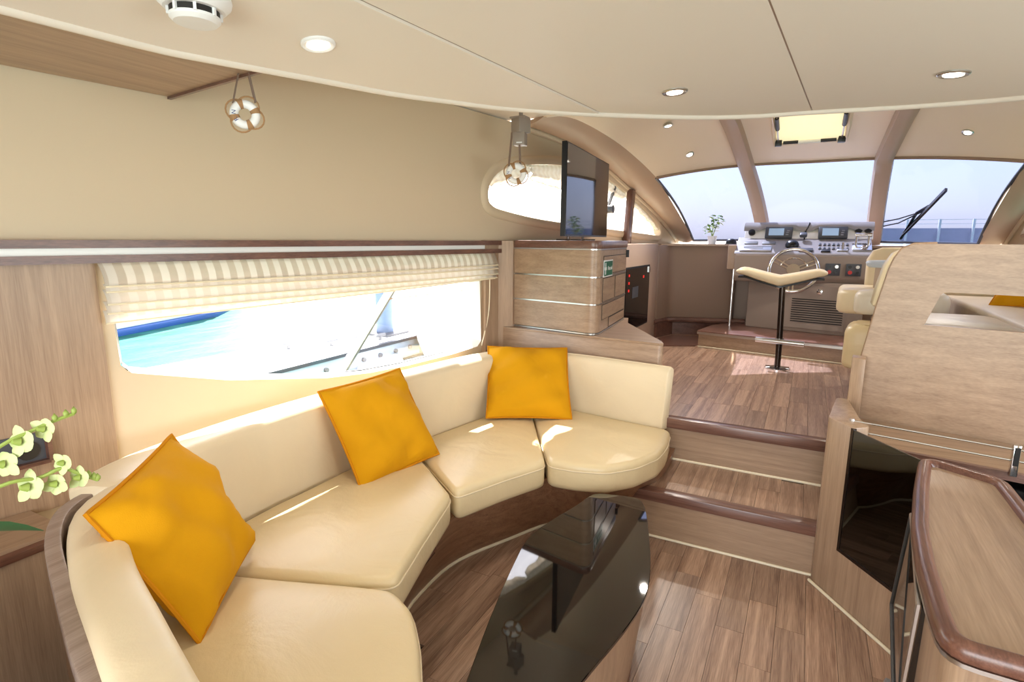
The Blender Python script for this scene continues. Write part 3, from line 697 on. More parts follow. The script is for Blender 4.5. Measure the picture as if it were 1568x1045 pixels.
cab = T('drawer_cabinet', 'round-cornered oak drawer cabinet with metal bands and walnut top', 'cabinet', (-1.35, 3.5, 0.84))
cp = [(-1.665, 3.191), (-1.06, 3.079), (-1.128, 3.86), (-1.30, 4.30), (-1.53, 4.30)]
def cplan(grow, r=0.085):
    cc = Vector((-1.36, 3.6)); P = [Vector(p) + (Vector(p) - cc).normalized() * grow for p in cp]; out = []
    for i, p in enumerate(P):
        if i == 1:
            a = p + (P[0] - p).normalized() * r; b = p + (P[2] - p).normalized() * r
            out += [a * (1 - t) ** 2 + p * 2 * t * (1 - t) + b * t * t for t in [k / 8 for k in range(9)]]
        else: out.append(p)
    return out
zs = [(0.855, 1.018), (1.026, 1.178), (1.186, 1.338)]
O('carcass', prism(cplan(-0.006), 0.841, 1.345), M['dark'], cab)
for k, (a, b) in enumerate(zs):
    O('front_panel', prism(cplan(0.0), a, b, 0.0), M['oak_x'], cab, deg=30)
for z in (0.843, 1.018, 1.178, 1.338):
    O('metal_band', prism(cplan(0.003), z + 0.001, z + 0.0085), M['steel'], cab, deg=30)
O('top', prism(cplan(0.006), 1.346, 1.392, 0.006, 2, 50), M['walnut_x'], cab, deg=30)
# drawer joints on the side that faces the passage
sd_ = (Vector((-1.128, 3.86, 0)) - Vector((-1.06, 3.079, 0))).normalized(); sn = Vector((sd_.y, -sd_.x, 0))
def side(s, z, o=0.001): return Vector((-1.06, 3.079, z)) + sd_ * s + sn * o
def quad(a, b, z0, z1, th=0.003): 
    return join(slab([[side(a, z0), side(b, z0)], [side(a, z1), side(b, z1)]], th, tuple(sn)))
for (a, b, z0, z1) in ((0.12, 0.75, 1.196, 1.30), (0.12, 0.42, 1.034, 1.17), (0.45, 0.75, 1.034, 1.17), (0.12, 0.75, 0.925, 1.01), (0.3, 0.75, 0.862, 0.915)):
    O('drawer_front', quad(a, b, z0, z1, 0.0035), M['oak_y'], cab)
    O('joint', quad(a - 0.006, b + 0.006, z0 - 0.004, z1 + 0.004, 0.0012), M['dark'], cab)
O('catch', quad(0.765, 0.775, 1.28, 1.33, 0.02), M['black'], cab)
sg = T('first_aid_sign', 'green and white first aid sign on the drawer cabinet', 'sign', side(0.2, 1.23))
O('plate', quad(0.115, 0.345, 1.178, 1.278, 0.004), M['white'], sg)
O('panel', quad(0.185, 0.335, 1.185, 1.271, 0.0055), M['green'], sg)
O('panel', quad(0.122, 0.180, 1.185, 1.271, 0.0055), M['green'], sg)
O('cross', join(quad(0.143, 0.159, 1.193, 1.263, 0.0065), quad(0.126, 0.176, 1.219, 1.237, 0.0065)), M['white'], sg)
def text(s, name, parent, mtl, Mx, size):
    cu = bpy.data.curves.new(name, 'FONT'); cu.body = s; cu.size = size; cu.align_x = 'CENTER'; cu.align_y = 'CENTER'; cu.extrude = 0.0006
    t = bpy.data.objects.new(name, cu); COL.objects.link(t); bpy.context.view_layer.update()
    me = bpy.data.meshes.new_from_object(t); bpy.data.objects.remove(t); me.transform(Mx); me.materials.clear(); me.materials.append(mtl)
    o = bpy.data.objects.new(name, me); COL.objects.link(o); place(o, parent, (0, 0, 0)); return o
def frame(o, x, y): 
    x = Vector(x).normalized(); y = Vector(y).normalized(); z = x.cross(y); o = Vector(o)
    return Matrix(((x.x, y.x, z.x, o.x), (x.y, y.y, z.y, o.y), (x.z, y.z, z.z, o.z), (0, 0, 0, 1)))
text('First aid', 'lettering', sg, M['white'], frame(side(0.26, 1.228, 0.008), sd_, (0, 0, 1)), 0.034)

tv = T('television', 'flat black television standing on the drawer cabinet', 'television', (-1.39, 3.75, 1.392))
ta, tbb = Vector((-1.322, 3.20, 0)), Vector((-1.427, 4.31, 0)); td = (tbb - ta).normalized(); tn = Vector((td.y, -td.x, 0))
def tvq(s0, s1, z0, z1, o0, th): return slab([[ta + td * s0 + tn * o0 + Vector((0, 0, z0)), ta + td * s1 + tn * o0 + Vector((0, 0, z0))], [ta + td * s0 + tn * o0 + Vector((0, 0, z1)), ta + td * s1 + tn * o0 + Vector((0, 0, z1))]], th, tuple(tn))
TW = (tbb - ta).length
O('housing', tvq(0, TW, 1.418, 1.972, -0.03, 0.03), M['black'], tv)
O('screen', tvq(0.008, TW - 0.008, 1.43, 1.965, 0.0, 0.003), M['tvglass'], tv)
for s in (0.12, TW * 0.42):
    O('foot', join(cyl(ta + td * s + tn * -0.015 + Vector((0, 0, 1.392)), ta + td * s + tn * -0.015 + Vector((0, 0, 1.43)), 0.008, 8), bar(ta + td * s + tn * 0.07 + Vector((0, 0, 1.397)), ta + td * s - tn * 0.09 + Vector((0, 0, 1.397)), 0.02, 0.008)), M['gunmetal'], tv)

# ================================================================== HELM AREA
O('trim_9', prism([(-1.52, 4.0), (-1.25, 3.95), (-1.25, 5.12), (-1.27, 5.4), (-1.42, 5.5)], 0.46, 1.365, 0.01), M['taupe_light'], kind='structure')
ep = T('electrical_panel', 'dark glass electrical panel with red indicators behind the cabinet', 'panel', (-1.25, 4.6, 0.68))
O('frame', box(-1.26, -1.243, 4.25, 5.0, 0.665, 1.185), M['dark'], ep)
O('glass', box(-1.243, -1.239, 4.265, 4.985, 0.68, 1.17), M['tvglass'], ep)
for (y, z) in ((4.34, 1.12), (4.34, 1.06), (4.34, 1.00), (4.78, 1.09)): O('indicator', box(-1.239, -1.236, y - 0.012, y + 0.012, z - 0.010, z + 0.010), M['redled'], ep)
O('breaker_block', box(-1.239, -1.236, 4.45, 4.62, 0.93, 1.02), M['darkgrey'], ep)
O('hinge', box(-1.239, -1.231, 4.93, 4.975, 1.12, 1.17), M['steel'], ep)

# forward bulkhead with curved end, rail and dashboard shelf
O('wall_forward', prism(smooth_poly([(-1.27, 5.40), (-1.20, 5.66), (-0.62, 5.86), (-0.62, 6.0), (-1.45, 6.0), (-1.45, 5.45)], 0.05), 0.60, 1.352, 0.008, 2, 60), M['taupe'], kind='structure', deg=60)
O('trim_10', tube(spline([(-1.28, 5.36, 0.615), (-1.21, 5.62, 0.615), (-0.95, 5.74, 0.615), (-0.50, 5.83, 0.615)], 5), 0.028, 8), M['walnut_x'], kind='structure')
O('baseboard_forward', prism([(-1.25, 5.4), (-1.16, 5.7), (-0.6, 5.88), (-0.6, 6.0), (-1.45, 6.0), (-1.45, 5.4)], 0.46, 0.60), M['walnut_x'], kind='structure')
O('trim_11', prism([(p.x, p.y + 0.05) for p in bot] + [(1.35, 5.5), (1.30, 5.3), (0.6, 5.75), (-0.60, 5.85), (-1.28, 5.55), (-1.36, 5.7)], 1.345, 1.362), M['taupe_light'], kind='structure')

ld = T('stair_landing', 'dark walnut landing of the companionway left of the helm step', 'landing', (-1.05, 5.3, 0.46))
O('panel', prism([(-1.235, 4.93), (-0.835, 5.135), (-0.78, 5.5), (-0.90, 5.70), (-1.14, 5.62), (-1.21, 5.4)], 0.461, 0.466), M['walnut_x'], ld)
O('edge', bar((-1.235, 4.925, 0.465), (-0.835, 5.13, 0.465), 0.02, 0.008), M['walnut_x'], ld)
hs = T('helm_step', 'raised oak footstep with walnut nosing below the helm console', 'step', (-0.2, 5.3, 0.46))
st = [(-0.81, 5.13), (0.36, 4.93), (0.46, 5.0), (0.46, 5.9), (-0.55, 5.9), (-0.76, 5.5)]
O('riser', prism([(x, y) for x, y in st], 0.462, 0.582), M['oak_x'], hs)
O('top', prism([(-0.825, 5.115), (0.37, 4.912), (0.47, 5.0), (0.47, 5.9), (-0.54, 5.9), (-0.76, 5.52)], 0.582, 0.61, 0.006), M['walnut_x'], hs)
O('nosing', bar((-0.82, 5.112, 0.588), (0.37, 4.908, 0.588), 0.008, 0.02), M['steel'], hs)
O('piping', cyl((-0.81, 5.122, 0.466), (0.36, 4.922, 0.466), 0.006, 8), M['piping'], hs)

con = T('helm_console', 'taupe helm console with instrument dash in front of the windshield', 'console', (-0.08, 5.7, 0.61))
def sweepx(prof, x0, x1, n=2): return prism_yz(prof, x0, x1)
def prism_yz(prof, x0, x1, bev=0.0):
    n = len(prof); v = [Vector((x0, y, z)) for y, z in prof] + [Vector((x1, y, z)) for y, z in prof]
    f = [tuple(range(n)), tuple(range(n, 2 * n))] + [(i, (i + 1) % n, (i + 1) % n + n, i + n) for i in range(n)]
    return bevel((v, f), bev, 3, 20) if bev else (v, f)
ped = [(-0.47, 5.60), (0.33, 5.40), (0.44, 5.45), (0.44, 5.92), (-0.47, 5.92)]
O('pedestal', prism(ped, 0.61, 1.05, 0.008), M['console'], con)
pd = (Vector((0.33, 5.40, 0)) - Vector((-0.47, 5.60, 0))).normalized(); pn_ = Vector((pd.y, -pd.x, 0))
def pf(s, z, o=0.0): return Vector((-0.47, 5.60, z)) + pd * s + pn_ * o
def pq(s0, s1, z0, z1, th): return slab([[pf(s0, z0), pf(s1, z0)], [pf(s0, z1), pf(s1, z1)]], th, tuple(pn_))
door = O('access_door', pq(0.33, 0.80, 0.645, 1.02, 0.006), M['console'], con)
for k in range(11): O('vent_slot', pq(0.385, 0.79, 0.70 + k * 0.0195, 0.7085 + k * 0.0195, 0.009), M['dark'], door)
O('door_latch', xf(lathe([(0.0, 0), (0.022, 0), (0.024, 0.004), (0.012, 0.008), (0.0, 0.008)], 20), frame(pf(0.60, 0.972, 0.006), pd, (0, 0, 1))), M['chrome'], door)
O('front', prism_yz([(5.46, 1.04), (5.425, 1.09), (5.43, 1.275), (5.46, 1.295), (5.9, 1.295), (5.9, 1.04)], -0.59, 0.45, 0.012), M['console'], con, deg=50)
O('dash_top', prism_yz([(5.435, 1.28), (5.45, 1.297), (5.70, 1.418), (5.725, 1.43), (5.95, 1.43), (5.95, 1.28)], -0.60, 0.46, 0.008), M['dash'], con, deg=50)
O('instrument_face', prism_yz([(5.70, 1.415), (5.78, 1.525), (5.95, 1.525), (5.95, 1.415)], -0.55, 0.47, 0.006), M['offwhite'], con, deg=50)
# hood with two arches above the displays
hp = [(-0.56, 1.487), (-0.44, 1.487), (-0.39, 1.508), (-0.36, 1.515), (-0.16, 1.515), (-0.13, 1.508), (-0.09, 1.487), (0.0, 1.487), (0.04, 1.508), (0.07, 1.515), (0.27, 1.515), (0.30, 1.508), (0.34, 1.49), (0.475, 1.49)]
rows = [[Vector((x, 5.735, z)) for x, z in hp], [Vector((x, 5.74, z + 0.016)) for x, z in hp], [Vector((x, 5.78, 1.553)) for x, z in hp], [Vector((x, 5.93, 1.560)) for x, z in hp], [Vector((x, 5.98, 1.40)) for x, z in hp]]
O('hood', slab(rows, 0.012, (0, 0.3, 0.9)), M['dash'], con, deg=50)
def face(x, t):  # point on the sloping instrument face, t 0 bottom .. 1 top
    return Vector((x, 5.70 + 0.08 * t, 1.415 + 0.105 * t))
def dsh(x, t): return Vector((x, 5.45 + 0.25 * t, 1.297 + 0.121 * t))
DU = Vector((0, 0.25, 0.121)).normalized(); FU = Vector((0, 0.08, 0.125)).normalized()
def plate(P, u, w, h, th, bev=0.003):
    Mx = frame(P, (1, 0, 0), u); return xf(box(-w / 2, w / 2, -h / 2, h / 2, -0.004, th, bev), Mx)
for x, lb in ((-0.262, 'chart plotter on the left of the dash'), (0.168, 'chart plotter on the right of the dash')):
    d = O('display', plate(face(x, 0.5) + Vector((0, -0.02, 0)), FU, 0.225, 0.115, 0.02, 0.006), M['darkgrey'], con, label=lb)
    O('screen', plate(face(x - 0.02, 0.52) + Vector((0, -0.035, 0.008)), FU, 0.125, 0.075, 0.004, 0), M['screen'], d)
    for k in range(4): O('key', plate(face(x + 0.082 - 0.004 * k, 0.78 - 0.17 * k) + Vector((0, -0.035, 0.008)), FU, 0.022, 0.012, 0.006, 0.002), M['grey'], d)
O('compass', xf(lathe([(0.055, 0), (0.055, 0.015), (0.045, 0.035), (0.025, 0.048), (0.0, 0.05)], 20), frame(dsh(-0.14, 0.48), (1, 0, 0), DU)), M['black'], con)
O('round_gauge', xf(lathe([(0.03, 0), (0.03, 0.02), (0.0, 0.024)], 18), frame(face(-0.49, 0.5), (1, 0, 0), FU)), M['black'], con)
for x in (0.36, 0.43): O('round_gauge', xf(lathe([(0.03, 0), (0.03, 0.02), (0.0, 0.024)], 18), frame(face(x, 0.72), (1, 0, 0), FU)), M['black'], con)
rd = O('radio', plate(dsh(-0.43, 0.22), DU, 0.26, 0.09, 0.012), M['steel'], con)
O('radio_slot', plate(dsh(-0.45, 0.24) + Vector((0, 0, 0.010)), DU, 0.16, 0.04, 0.004, 0), M['grey'], rd)
O('cover_plate', plate(dsh(-0.48, 0.66), DU, 0.11, 0.05, 0.008), M['grey'], con)
O('cover_plate', plate(dsh(-0.33, 0.66), DU, 0.11, 0.05, 0.008), M['grey'], con)
hm = O('handset', plate(dsh(-0.06, 0.94) + Vector((0, -0.01, 0.03)), DU, 0.06, 0.06, 0.03, 0.012), M['darkgrey'], con)
O('cord', tube(spline([dsh(-0.05, 0.95), (-0.05, 5.73, 1.47), (-0.03, 5.75, 1.52), (-0.02, 5.78, 1.56)], 5), 0.006, 6), M['black'], hm)
O('rocker_pad', plate(dsh(-0.03, 0.18), DU, 0.11, 0.05, 0.014), M['darkgrey'], con)
sp_ = None
for i in range(7):
    for j in range(2): O('rocker_switch', plate(dsh(0.075 + i * 0.034, 0.58 - j * 0.26), DU, 0.02, 0.034, 0.010), M['darkgrey'], con)
O('trim_tab_switch', plate(dsh(0.12, 0.14), DU, 0.07, 0.04, 0.012), M['black'], con)
jy = O('joystick', join(cyl(dsh(0.245, 0.28), dsh(0.245, 0.28) + Vector((0, -0.01, 0.06)), 0.009, 10), plate(dsh(0.245, 0.2), DU, 0.08, 0.03, 0.01)), M['steel'], con)
thr = O('throttle', plate(dsh(0.385, 0.4), DU, 0.14, 0.12, 0.014), M['chrome'], con)
for x in (0.34, 0.43): O('lever', join(cyl(dsh(x, 0.45), dsh(x, 0.45) + Vector((0, 0.02, 0.10)), 0.010, 10), cyl(dsh(x, 0.45) + Vector((-0.01, 0.02, 0.10)), dsh(x, 0.45) + Vector((0.02, 0.02, 0.10)), 0.018, 12)), M['chrome'], thr)
O('lever_bar', cyl(dsh(0.335, 0.45) + Vector((0, 0.02, 0.10)), dsh(0.435, 0.45) + Vector((0, 0.02, 0.10)), 0.012, 12), M['chrome'], thr)
for x in (0.185, 0.335):
    ps = O('engine_panel', box(x - 0.055, x + 0.055, 5.408, 5.425, 1.115, 1.215, 0.003), M['darkgrey'], con)
    for dx, dz, r, mm in ((-0.028, 0.025, 0.014, 'black'), (0.028, 0.025, 0.014, 'steel'), (-0.024, -0.02, 0.016, 'red'), (0.028, -0.02, 0.012, 'black')):
        O('knob', cyl((x + dx, 5.41, 1.165 + dz), (x + dx, 5.395, 1.165 + dz), r, 12), M[mm], ps)
O('side_post', box(-0.66, -0.592, 5.5, 5.66, 1.14, 1.36, 0.01), M['taupe_light'], con)
O('grab_pole', cyl((-0.60, 5.50, 0.61), (-0.60, 5.52, 1.16), 0.013, 12), M['chrome'], con)

wh = T('steering_wheel', 'chrome three-spoke steering wheel on the helm console', 'wheel', (-0.105, 5.2, 1.16))
R_ = 0.182
WX = frame((-0.105, 5.20, 1.16), (1, 0, 0), (0, 0.94, -0.35))
O('rim', xf(torus(R_, 0.0145, 48, 10), WX), M['chrome'], wh)
O('inner_ring', xf(torus(0.105, 0.006, 32, 6, 0.35, math.pi - 0.35), WX), M['chrome'], wh)
O('hub', xf(tube([(0, -0.02, 0), (0, 0.03, 0), (0, 0.05, 0)], [0.05, 0.045, 0.03], 20), WX), M['chrome'], wh)
for a in (math.radians(25), math.radians(150), math.radians(268)):
    dv = Vector((math.cos(a), 0, math.sin(a))); pv = Vector((-math.sin(a), 0, math.cos(a)))
    O('spoke', xf(join(bar(dv * 0.04 + pv * 0.012, dv * (R_ - 0.01) + pv * 0.016, 0.012, 0.01, (0, 1, 0)), bar(dv * 0.04 - pv * 0.012, dv * (R_ - 0.01) - pv * 0.016, 0.012, 0.01, (0, 1, 0))), WX), M['chrome'], wh)
O('column', cyl((-0.105, 5.22, 1.16), (-0.105, 5.44, 1.08), 0.03, 14), M['black'], wh)

# helm stool
stl = T('helm_stool', 'winged cream helm stool on a dark pole with chrome foot bar', 'stool', (-0.135, 4.52, 0.46))
O('base_plate', join(lathe([(0.0, 0), (0.085, 0), (0.085, 0.008), (0.05, 0.016), (0.0, 0.016)], 24, (-0.135, 4.52, 0.46)), bar((-0.215, 4.52, 0.468), (-0.055, 4.53, 0.468), 0.06, 0.014)), M['chrome'], stl)
O('pole', tube([(-0.135, 4.52, 0.47), (-0.137, 4.52, 0.66), (-0.150, 4.52, 1.072)], 0.021, 16), M['gunmetal'], stl)
O('foot_bar', cyl((-0.298, 4.50, 0.672), (0.025, 4.47, 0.668), 0.019, 14), M['steel'], stl)
O('collar', cyl((-0.138, 4.52, 0.655), (-0.138, 4.52, 0.69), 0.03, 14), M['chrome'], stl)
rows = []; us = [k / 24 * 2 - 1 for k in range(25)]
for u in us:
    x = -0.172 + u * 0.302; zc = 1.112 + 0.062 * min(1, abs(u) * 1.25) ** 1.1
    e = (1 - abs(u) ** 6) ** 0.5 if abs(u) < 1 else 0.0; e = 0.25 + 0.75 * e; h = 0.034 + 0.010 * (1 - abs(u)); dy = 0.10 * (0.6 + 0.4 * e); y0 = 4.54 + 0.05 * abs(u)
    rows.append([Vector((x, y0 + dy * math.cos(a) * (0.5 + 0.5 * 1), zc + h * e * math.copysign(abs(math.sin(a)) ** 0.6, math.sin(a)))) for a in [2 * math.pi * k / 20 for k in range(20)]])
v, f = grid(rows, cv=True); f += [tuple(range(20)), tuple(range(len(v) - 20, len(v)))]
O('seat', (v, f), M['cream_leather'], stl, deg=180)
rows = [[Vector((-0.172 + u * 0.285, 4.54 + 0.05 * abs(u) + dy, 1.064 + 0.062 * min(1, abs(u) * 1.25) ** 1.1)) for u in us] for dy in (-0.08, 0.08)]
O('seat_pan', slab(rows, 0.012), M['black'], stl)

# potted plant and small things on the dashboard shelf
ptl = T('potted_plant', 'small leafy green plant in a white pot on the dashboard', 'plant', (-0.882, 5.95, 1.362))
O('pot', lathe([(0.0, 0), (0.036, 0), (0.047, 0.08), (0.041, 0.08), (0.036, 0.06), (0.0, 0.06)], 20, (-0.872, 5.95, 1.362)), M['white'], ptl)
rl = random.Random(5)
def leafmesh(P, d, L, w, cup=0.2):
    d = Vector(d).normalized(); s = d.cross(Vector((0, 0, 1)));  s = s.normalized() if s.length > 0.01 else Vector((1, 0, 0)); n = s.cross(d); rows = []
    for k in range(6):
        t = k / 5; ww = w * math.sin(math.pi * (0.08 + 0.9 * t) ** 0.8) * 0.5
        cpt = Vector(P) + d * L * t - n * (cup * L * t * t)
        rows.append([cpt - s * ww + n * ww * 0.3, cpt, cpt + s * ww + n * ww * 0.3])
    return grid(rows)
O('stem', join(*[tube(spline([(-0.872, 5.95, 1.42), (-0.872 + a * 0.4, 5.95, 1.50), (-0.872 + a, 5.95, 1.56 + b)], 3), 0.004, 5) for a, b in ((-0.05, 0.0), (0.0, 0.05), (0.05, 0.04))]), M['stem'], ptl)
for k in range(46):
    a = rl.uniform(0, 6.28); r = 0.10 * rl.random() ** 0.5; z = 1.47 + rl.random() * 0.17
    cx = -0.885 + (0.04 if z > 1.56 else -0.01)
    O('leaf', leafmesh((cx + r * math.cos(a) * 0.5, 5.95 + r * math.sin(a) * 0.5, z), (math.cos(a), math.sin(a), rl.uniform(-0.4, 0.8)), rl.uniform(0.04, 0.065), 0.035), M['leaf'] if k % 3 else M['petal'], ptl, deg=180)
sb = T('compass_ball', 'small dark dome beside the plant on the dashboard', 'compass', (-0.69, 5.95, 1.362))
O('dome', lathe([(0.05, 0), (0.052, 0.02), (0.04, 0.045), (0.018, 0.055), (0.0, 0.056)], 20, (-0.69, 5.95, 1.362)), M['black'], sb)
O('foot', lathe([(0.058, 0), (0.058, 0.008), (0.0, 0.009)], 20, (-0.69, 5.95, 1.362)), M['darkgrey'], sb)

# ================================================================== STARBOARD SIDE
# slanted divider panel between galley and dinette
dv = T('divider_panel', 'large slanted oak divider panel with a cut-out opening beside the galley', 'panel', (0.6, 2.8, 0.46))
def DP(x, z, o=0.0): return Vector((x, 2.85 - 0.19 * (x - 0.25) + o, z))
outl = [(0.232, 0.56), (0.214, 0.71), (0.245, 0.90), (0.278, 1.13), (0.305, 1.285), (0.318, 1.33), (0.338, 1.368), (0.375, 1.388), (0.45, 1.392), (1.50, 1.392), (1.50, 0.56)]
cut = [(0.447, 1.062), (0.486, 1.188), (0.497, 1.198), (0.52, 1.20), (1.20, 1.20), (1.20, 1.062)]
O('board', extrude_face([DP(x, z) for x, z in outl], (0, 0.03, 0), [[DP(x, z) for x, z in cut]]), M['oak_x'], dv, deg=30)
O('edge_band', tube([DP(x + 0.004, z, 0.012) for x, z in outl[1:9]], 0.008, 8), M['oak_z'], dv)
O('upright', prism([(0.205, 2.78), (0.255, 2.76), (0.262, 2.84), (0.212, 2.86)], 0.62, 0.905, 0.004), M['oak_z'], dv)

# dinette / companion seating behind the divider
dn = T('dinette_bench', 'cream leather dinette bench behind the oak divider panel', 'bench', (0.8, 3.3, 0.46))
bo = [(0.262, 1.12), (0.272, 1.20), (0.292, 1.30), (0.318, 1.35), (0.365, 1.378), (0.46, 1.390), (1.40, 1.390), (1.40, 1.225), (0.44, 1.215), (0.37, 1.12)]
O('back_cushion', bevel(extrude_face([DP(x, z, 0.035) for x, z in bo], (0, 0.10, 0)), 0.012, 2, 60), M['cream_leather'], dn)
O('base', prism([(0.36, 3.10), (1.44, 2.95), (1.40, 3.46), (0.36, 3.46)], 0.46, 0.88), M['oak_x'], dn)
O('seat_cushion', cushion([(0.34, 3.02), (0.83, 2.90), (0.83, 3.46), (0.40, 3.46)], 0.88, 1.045, 0.03, 0.02), M['bench_leather'], dn)
O('seat_cushion', cushion([(0.84, 2.90), (1.42, 2.80), (1.40, 4.75), (0.84, 4.75)], 0.88, 1.045, 0.03, 0.02), M['bench_leather'], dn)
O('base', prism([(0.86, 3.47), (1.40, 3.47), (1.38, 4.75), (0.86, 4.75)], 0.46, 0.88), M['oak_x'], dn)
O('end_back_cushion', box(0.84, 1.40, 4.76, 4.86, 0.88, 1.32, 0.03, 3), M['cream_leather'], dn)
p4 = pillow((1.10, 3.95, 1.20), (-0.6, -0.5, 0.6), (0.3, 0.4, 0.8), 0.34, 0.05, 'mustard cushion seen through the opening of the oak divider', 5)

cs = T('passenger_chair', 'cream leather passenger chair beside the helm with pale blue armrest', 'chair', (0.5, 4.1, 0.46))
O('seat_cushion', cushion([(0.17, 3.86), (0.70, 3.78), (0.76, 4.35), (0.20, 4.42)], 0.975, 1.115, 0.035, 0.01, 0.09), M['cream_leather'], cs)
O('seat_front', cushion([(0.25, 3.78), (0.70, 3.72), (0.72, 3.93), (0.27, 3.98)], 0.985, 1.118, 0.04, 0.008, 0.08), M['offleather'], cs)
O('bolster', cushion([(0.21, 3.56), (0.60, 3.52), (0.62, 3.80), (0.24, 3.84)], 0.70, 0.945, 0.05, 0.01, 0.06), M['seat_leather'], cs)
O('pedestal', prism([(0.33, 3.6), (0.62, 3.6), (0.70, 4.35), (0.40, 4.35)], 0.46, 0.98), M['walnut_z'], cs)
O('armrest', cushion([(0.305, 4.0), (0.62, 3.95), (0.64, 4.10), (0.32, 4.14)], 1.245, 1.285, 0.016, 0.004, 0.06), M['blue_cloth'], cs)
O('arm_bracket', prism([(0.36, 4.02), (0.62, 4.0), (0.62, 4.08), (0.37, 4.1)], 1.10, 1.25), M['taupe_light'], cs)
O('back_cushion', bevel(extrude_face([Vector((0.345, 4.36, 1.10)), Vector((0.345, 4.40, 1.28)), Vector((0.375, 4.41, 1.34)), Vector((0.43, 4.42, 1.36)), Vector((0.78, 4.42, 1.365)), Vector((0.78, 4.36, 1.10))], (0, 0.09, 0)), 0.02, 3, 50), M['cream_leather'], cs)

# galley front: post, diagonal smoked-glass cabinet, worktop, rack rails
gl = T('galley_cabinet', 'oak galley cabinet with smoked glass door at the foot of the steps', 'cabinet', (0.25, 2.4, 0))
ga, gb = Vector((0.125, 2.46, 0)), Vector((0.50, 1.949, 0)); gd = (gb - ga).normalized(); gn = Vector((gd.y, -gd.x, 0))
def gp(s, z, o=0.0): return ga + gd * s + gn * o + Vector((0, 0, z))
def gq(s0, s1, z0, z1, o, th): return slab([[gp(s0, z0, o), gp(s1, z0, o)], [gp(s0, z1, o), gp(s1, z1, o)]], th, tuple(gn))
O('corner_post', prism(smooth_poly([(0.125, 2.46), (0.205, 2.352), (0.262, 2.40), (0.235, 2.50), (0.21, 2.80), (0.165, 2.80)], 0.02), 0.0, 0.715, 0.004, 2, 50), M['oak_z'], gl, deg=40)
O('kick_panel', gq(0.10, 0.63, 0.0, 0.222, -0.03, 0.03), M['oak_z'], gl)
O('back_panel', prism([(0.26, 2.42), (0.30, 2.78), (1.2, 2.6), (1.2, 2.58), (0.33, 2.72), (0.28, 2.42)], 0.02, 0.60), M['walnut_z'], gl)
O('shelf', prism([(0.235, 2.40), (0.29, 2.72), (1.2, 2.58), (0.50, 1.97)], 0.20, 0.215), M['walnut_y'], gl)
O('inner_rail', cyl((0.25, 2.50, 0.60), (0.95, 2.42, 0.60), 0.012, 8), M['steel'], gl)
dr = O('glass_door', gq(0.135, 0.63, 0.225, 0.708, -0.006, 0.006), M['smoked'], gl, label='dark smoked glass door')
O('door_frame', join(gq(0.125, 0.137, 0.222, 0.712, -0.012, 0.014), gq(0.125, 0.63, 0.214, 0.226, -0.012, 0.014)), M['gunmetal'], dr)
O('base_piping', cyl(gp(0.0, 0.006, 0.006), gp(0.63, 0.006, 0.006), 0.0065, 8), M['piping'], gl)
ov = O('appliance', box(0.50, 0.98, 2.30, 2.62, 0.22, 0.56, 0.01), M['black'], gl, label='black appliance behind the smoked glass')
wt = T('galley_worktop', 'narrow oak worktop with walnut edge in front of the divider panel', 'worktop', (0.7, 2.6, 0.6))
O('slab', prism([(0.262, 2.47), (1.40, 2.26), (1.40, 2.62), (0.262, 2.835)], 0.605, 0.625, 0.004), M['oak_x'], wt)
O('edge', bar((0.262, 2.462, 0.613), (1.40, 2.252, 0.613), 0.02, 0.03), M['walnut_x'], wt)
rk = T('worktop_rail', 'two thin chrome rails on a bracket above the galley worktop', 'rail', (0.5, 2.45, 0.625))
O('rod', cyl((0.201, 2.45, 0.716), (1.25, 2.25, 0.716), 0.0035, 8), M['chrome'], rk)
O('rod', cyl((0.215, 2.45, 0.676), (1.25, 2.25, 0.676), 0.0035, 8), M['chrome'], rk)
O('bracket', bar((0.672, 2.352, 0.625), (0.672, 2.352, 0.735), 0.022, 0.018, (0, 1, 0), 0.003), M['chrome'], rk)
O('bracket_insert', bar((0.672, 2.340, 0.665), (0.672, 2.340, 0.728), 0.014, 0.006, (0, 1, 0)), M['black'], rk)
O('end_stop', cyl((0.205, 2.45, 0.66), (0.205, 2.45, 0.725), 0.009, 10), M['chrome'], rk)

# island counter close to the camera
ic = T('galley_island', 'oak galley island with raised walnut rim in the right foreground', 'counter', (0.4, 1.5, 0))
ip_ = [(0.256, 1.055), (0.545, 1.045), (0.545, 1.93), (0.40, 2.02), (0.352, 2.005), (0.312, 1.785), (0.272, 1.52), (0.258, 1.35), (0.252, 1.16)]
def offset_poly(poly, d):
    P = [Vector(p) for p in poly]; N = len(P); out = []
    for i in range(N):
        e1 = (P[i] - P[i - 1]).normalized(); e2 = (P[(i + 1) % N] - P[i]).normalized(); n1 = Vector((-e1.y, e1.x)); n2 = Vector((-e2.y, e2.x))
        m = (n1 + n2); m = m / max(0.3, 1 + n1.dot(n2)); out.append(P[i] + m * d)
    return out
def iring(d, z): return [Vector((p.x, p.y, z)) for p in smooth_poly(offset_poly(ip_, d), max(0.012, 0.05 - d), 4)]
IP = iring(0, 0)
v, f = grid([iring(0.018, 0.0), iring(0.012, 0.12), iring(0.008, 0.714)], cv=True); n = len(IP); f += [tuple(range(n)), tuple(range(2 * n, 3 * n))]
O('body', (v, f), M['oak_z'], ic, deg=50)
O('metal_band', grid([iring(0.006, 0.712), iring(0.0, 0.712), iring(0.0, 0.720), iring(0.006, 0.720)], cu=True, cv=True), M['steel'], ic, deg=50)
O('rim', grid([iring(0.004, 0.720), iring(-0.001, 0.725), iring(0.0, 0.742), iring(0.006, 0.752), iring(0.018, 0.755), iring(0.026, 0.752), iring(0.032, 0.742), iring(0.034, 0.735), iring(0.04, 0.72)], cu=True, cv=True), M['walnut_y'], ic, deg=60)
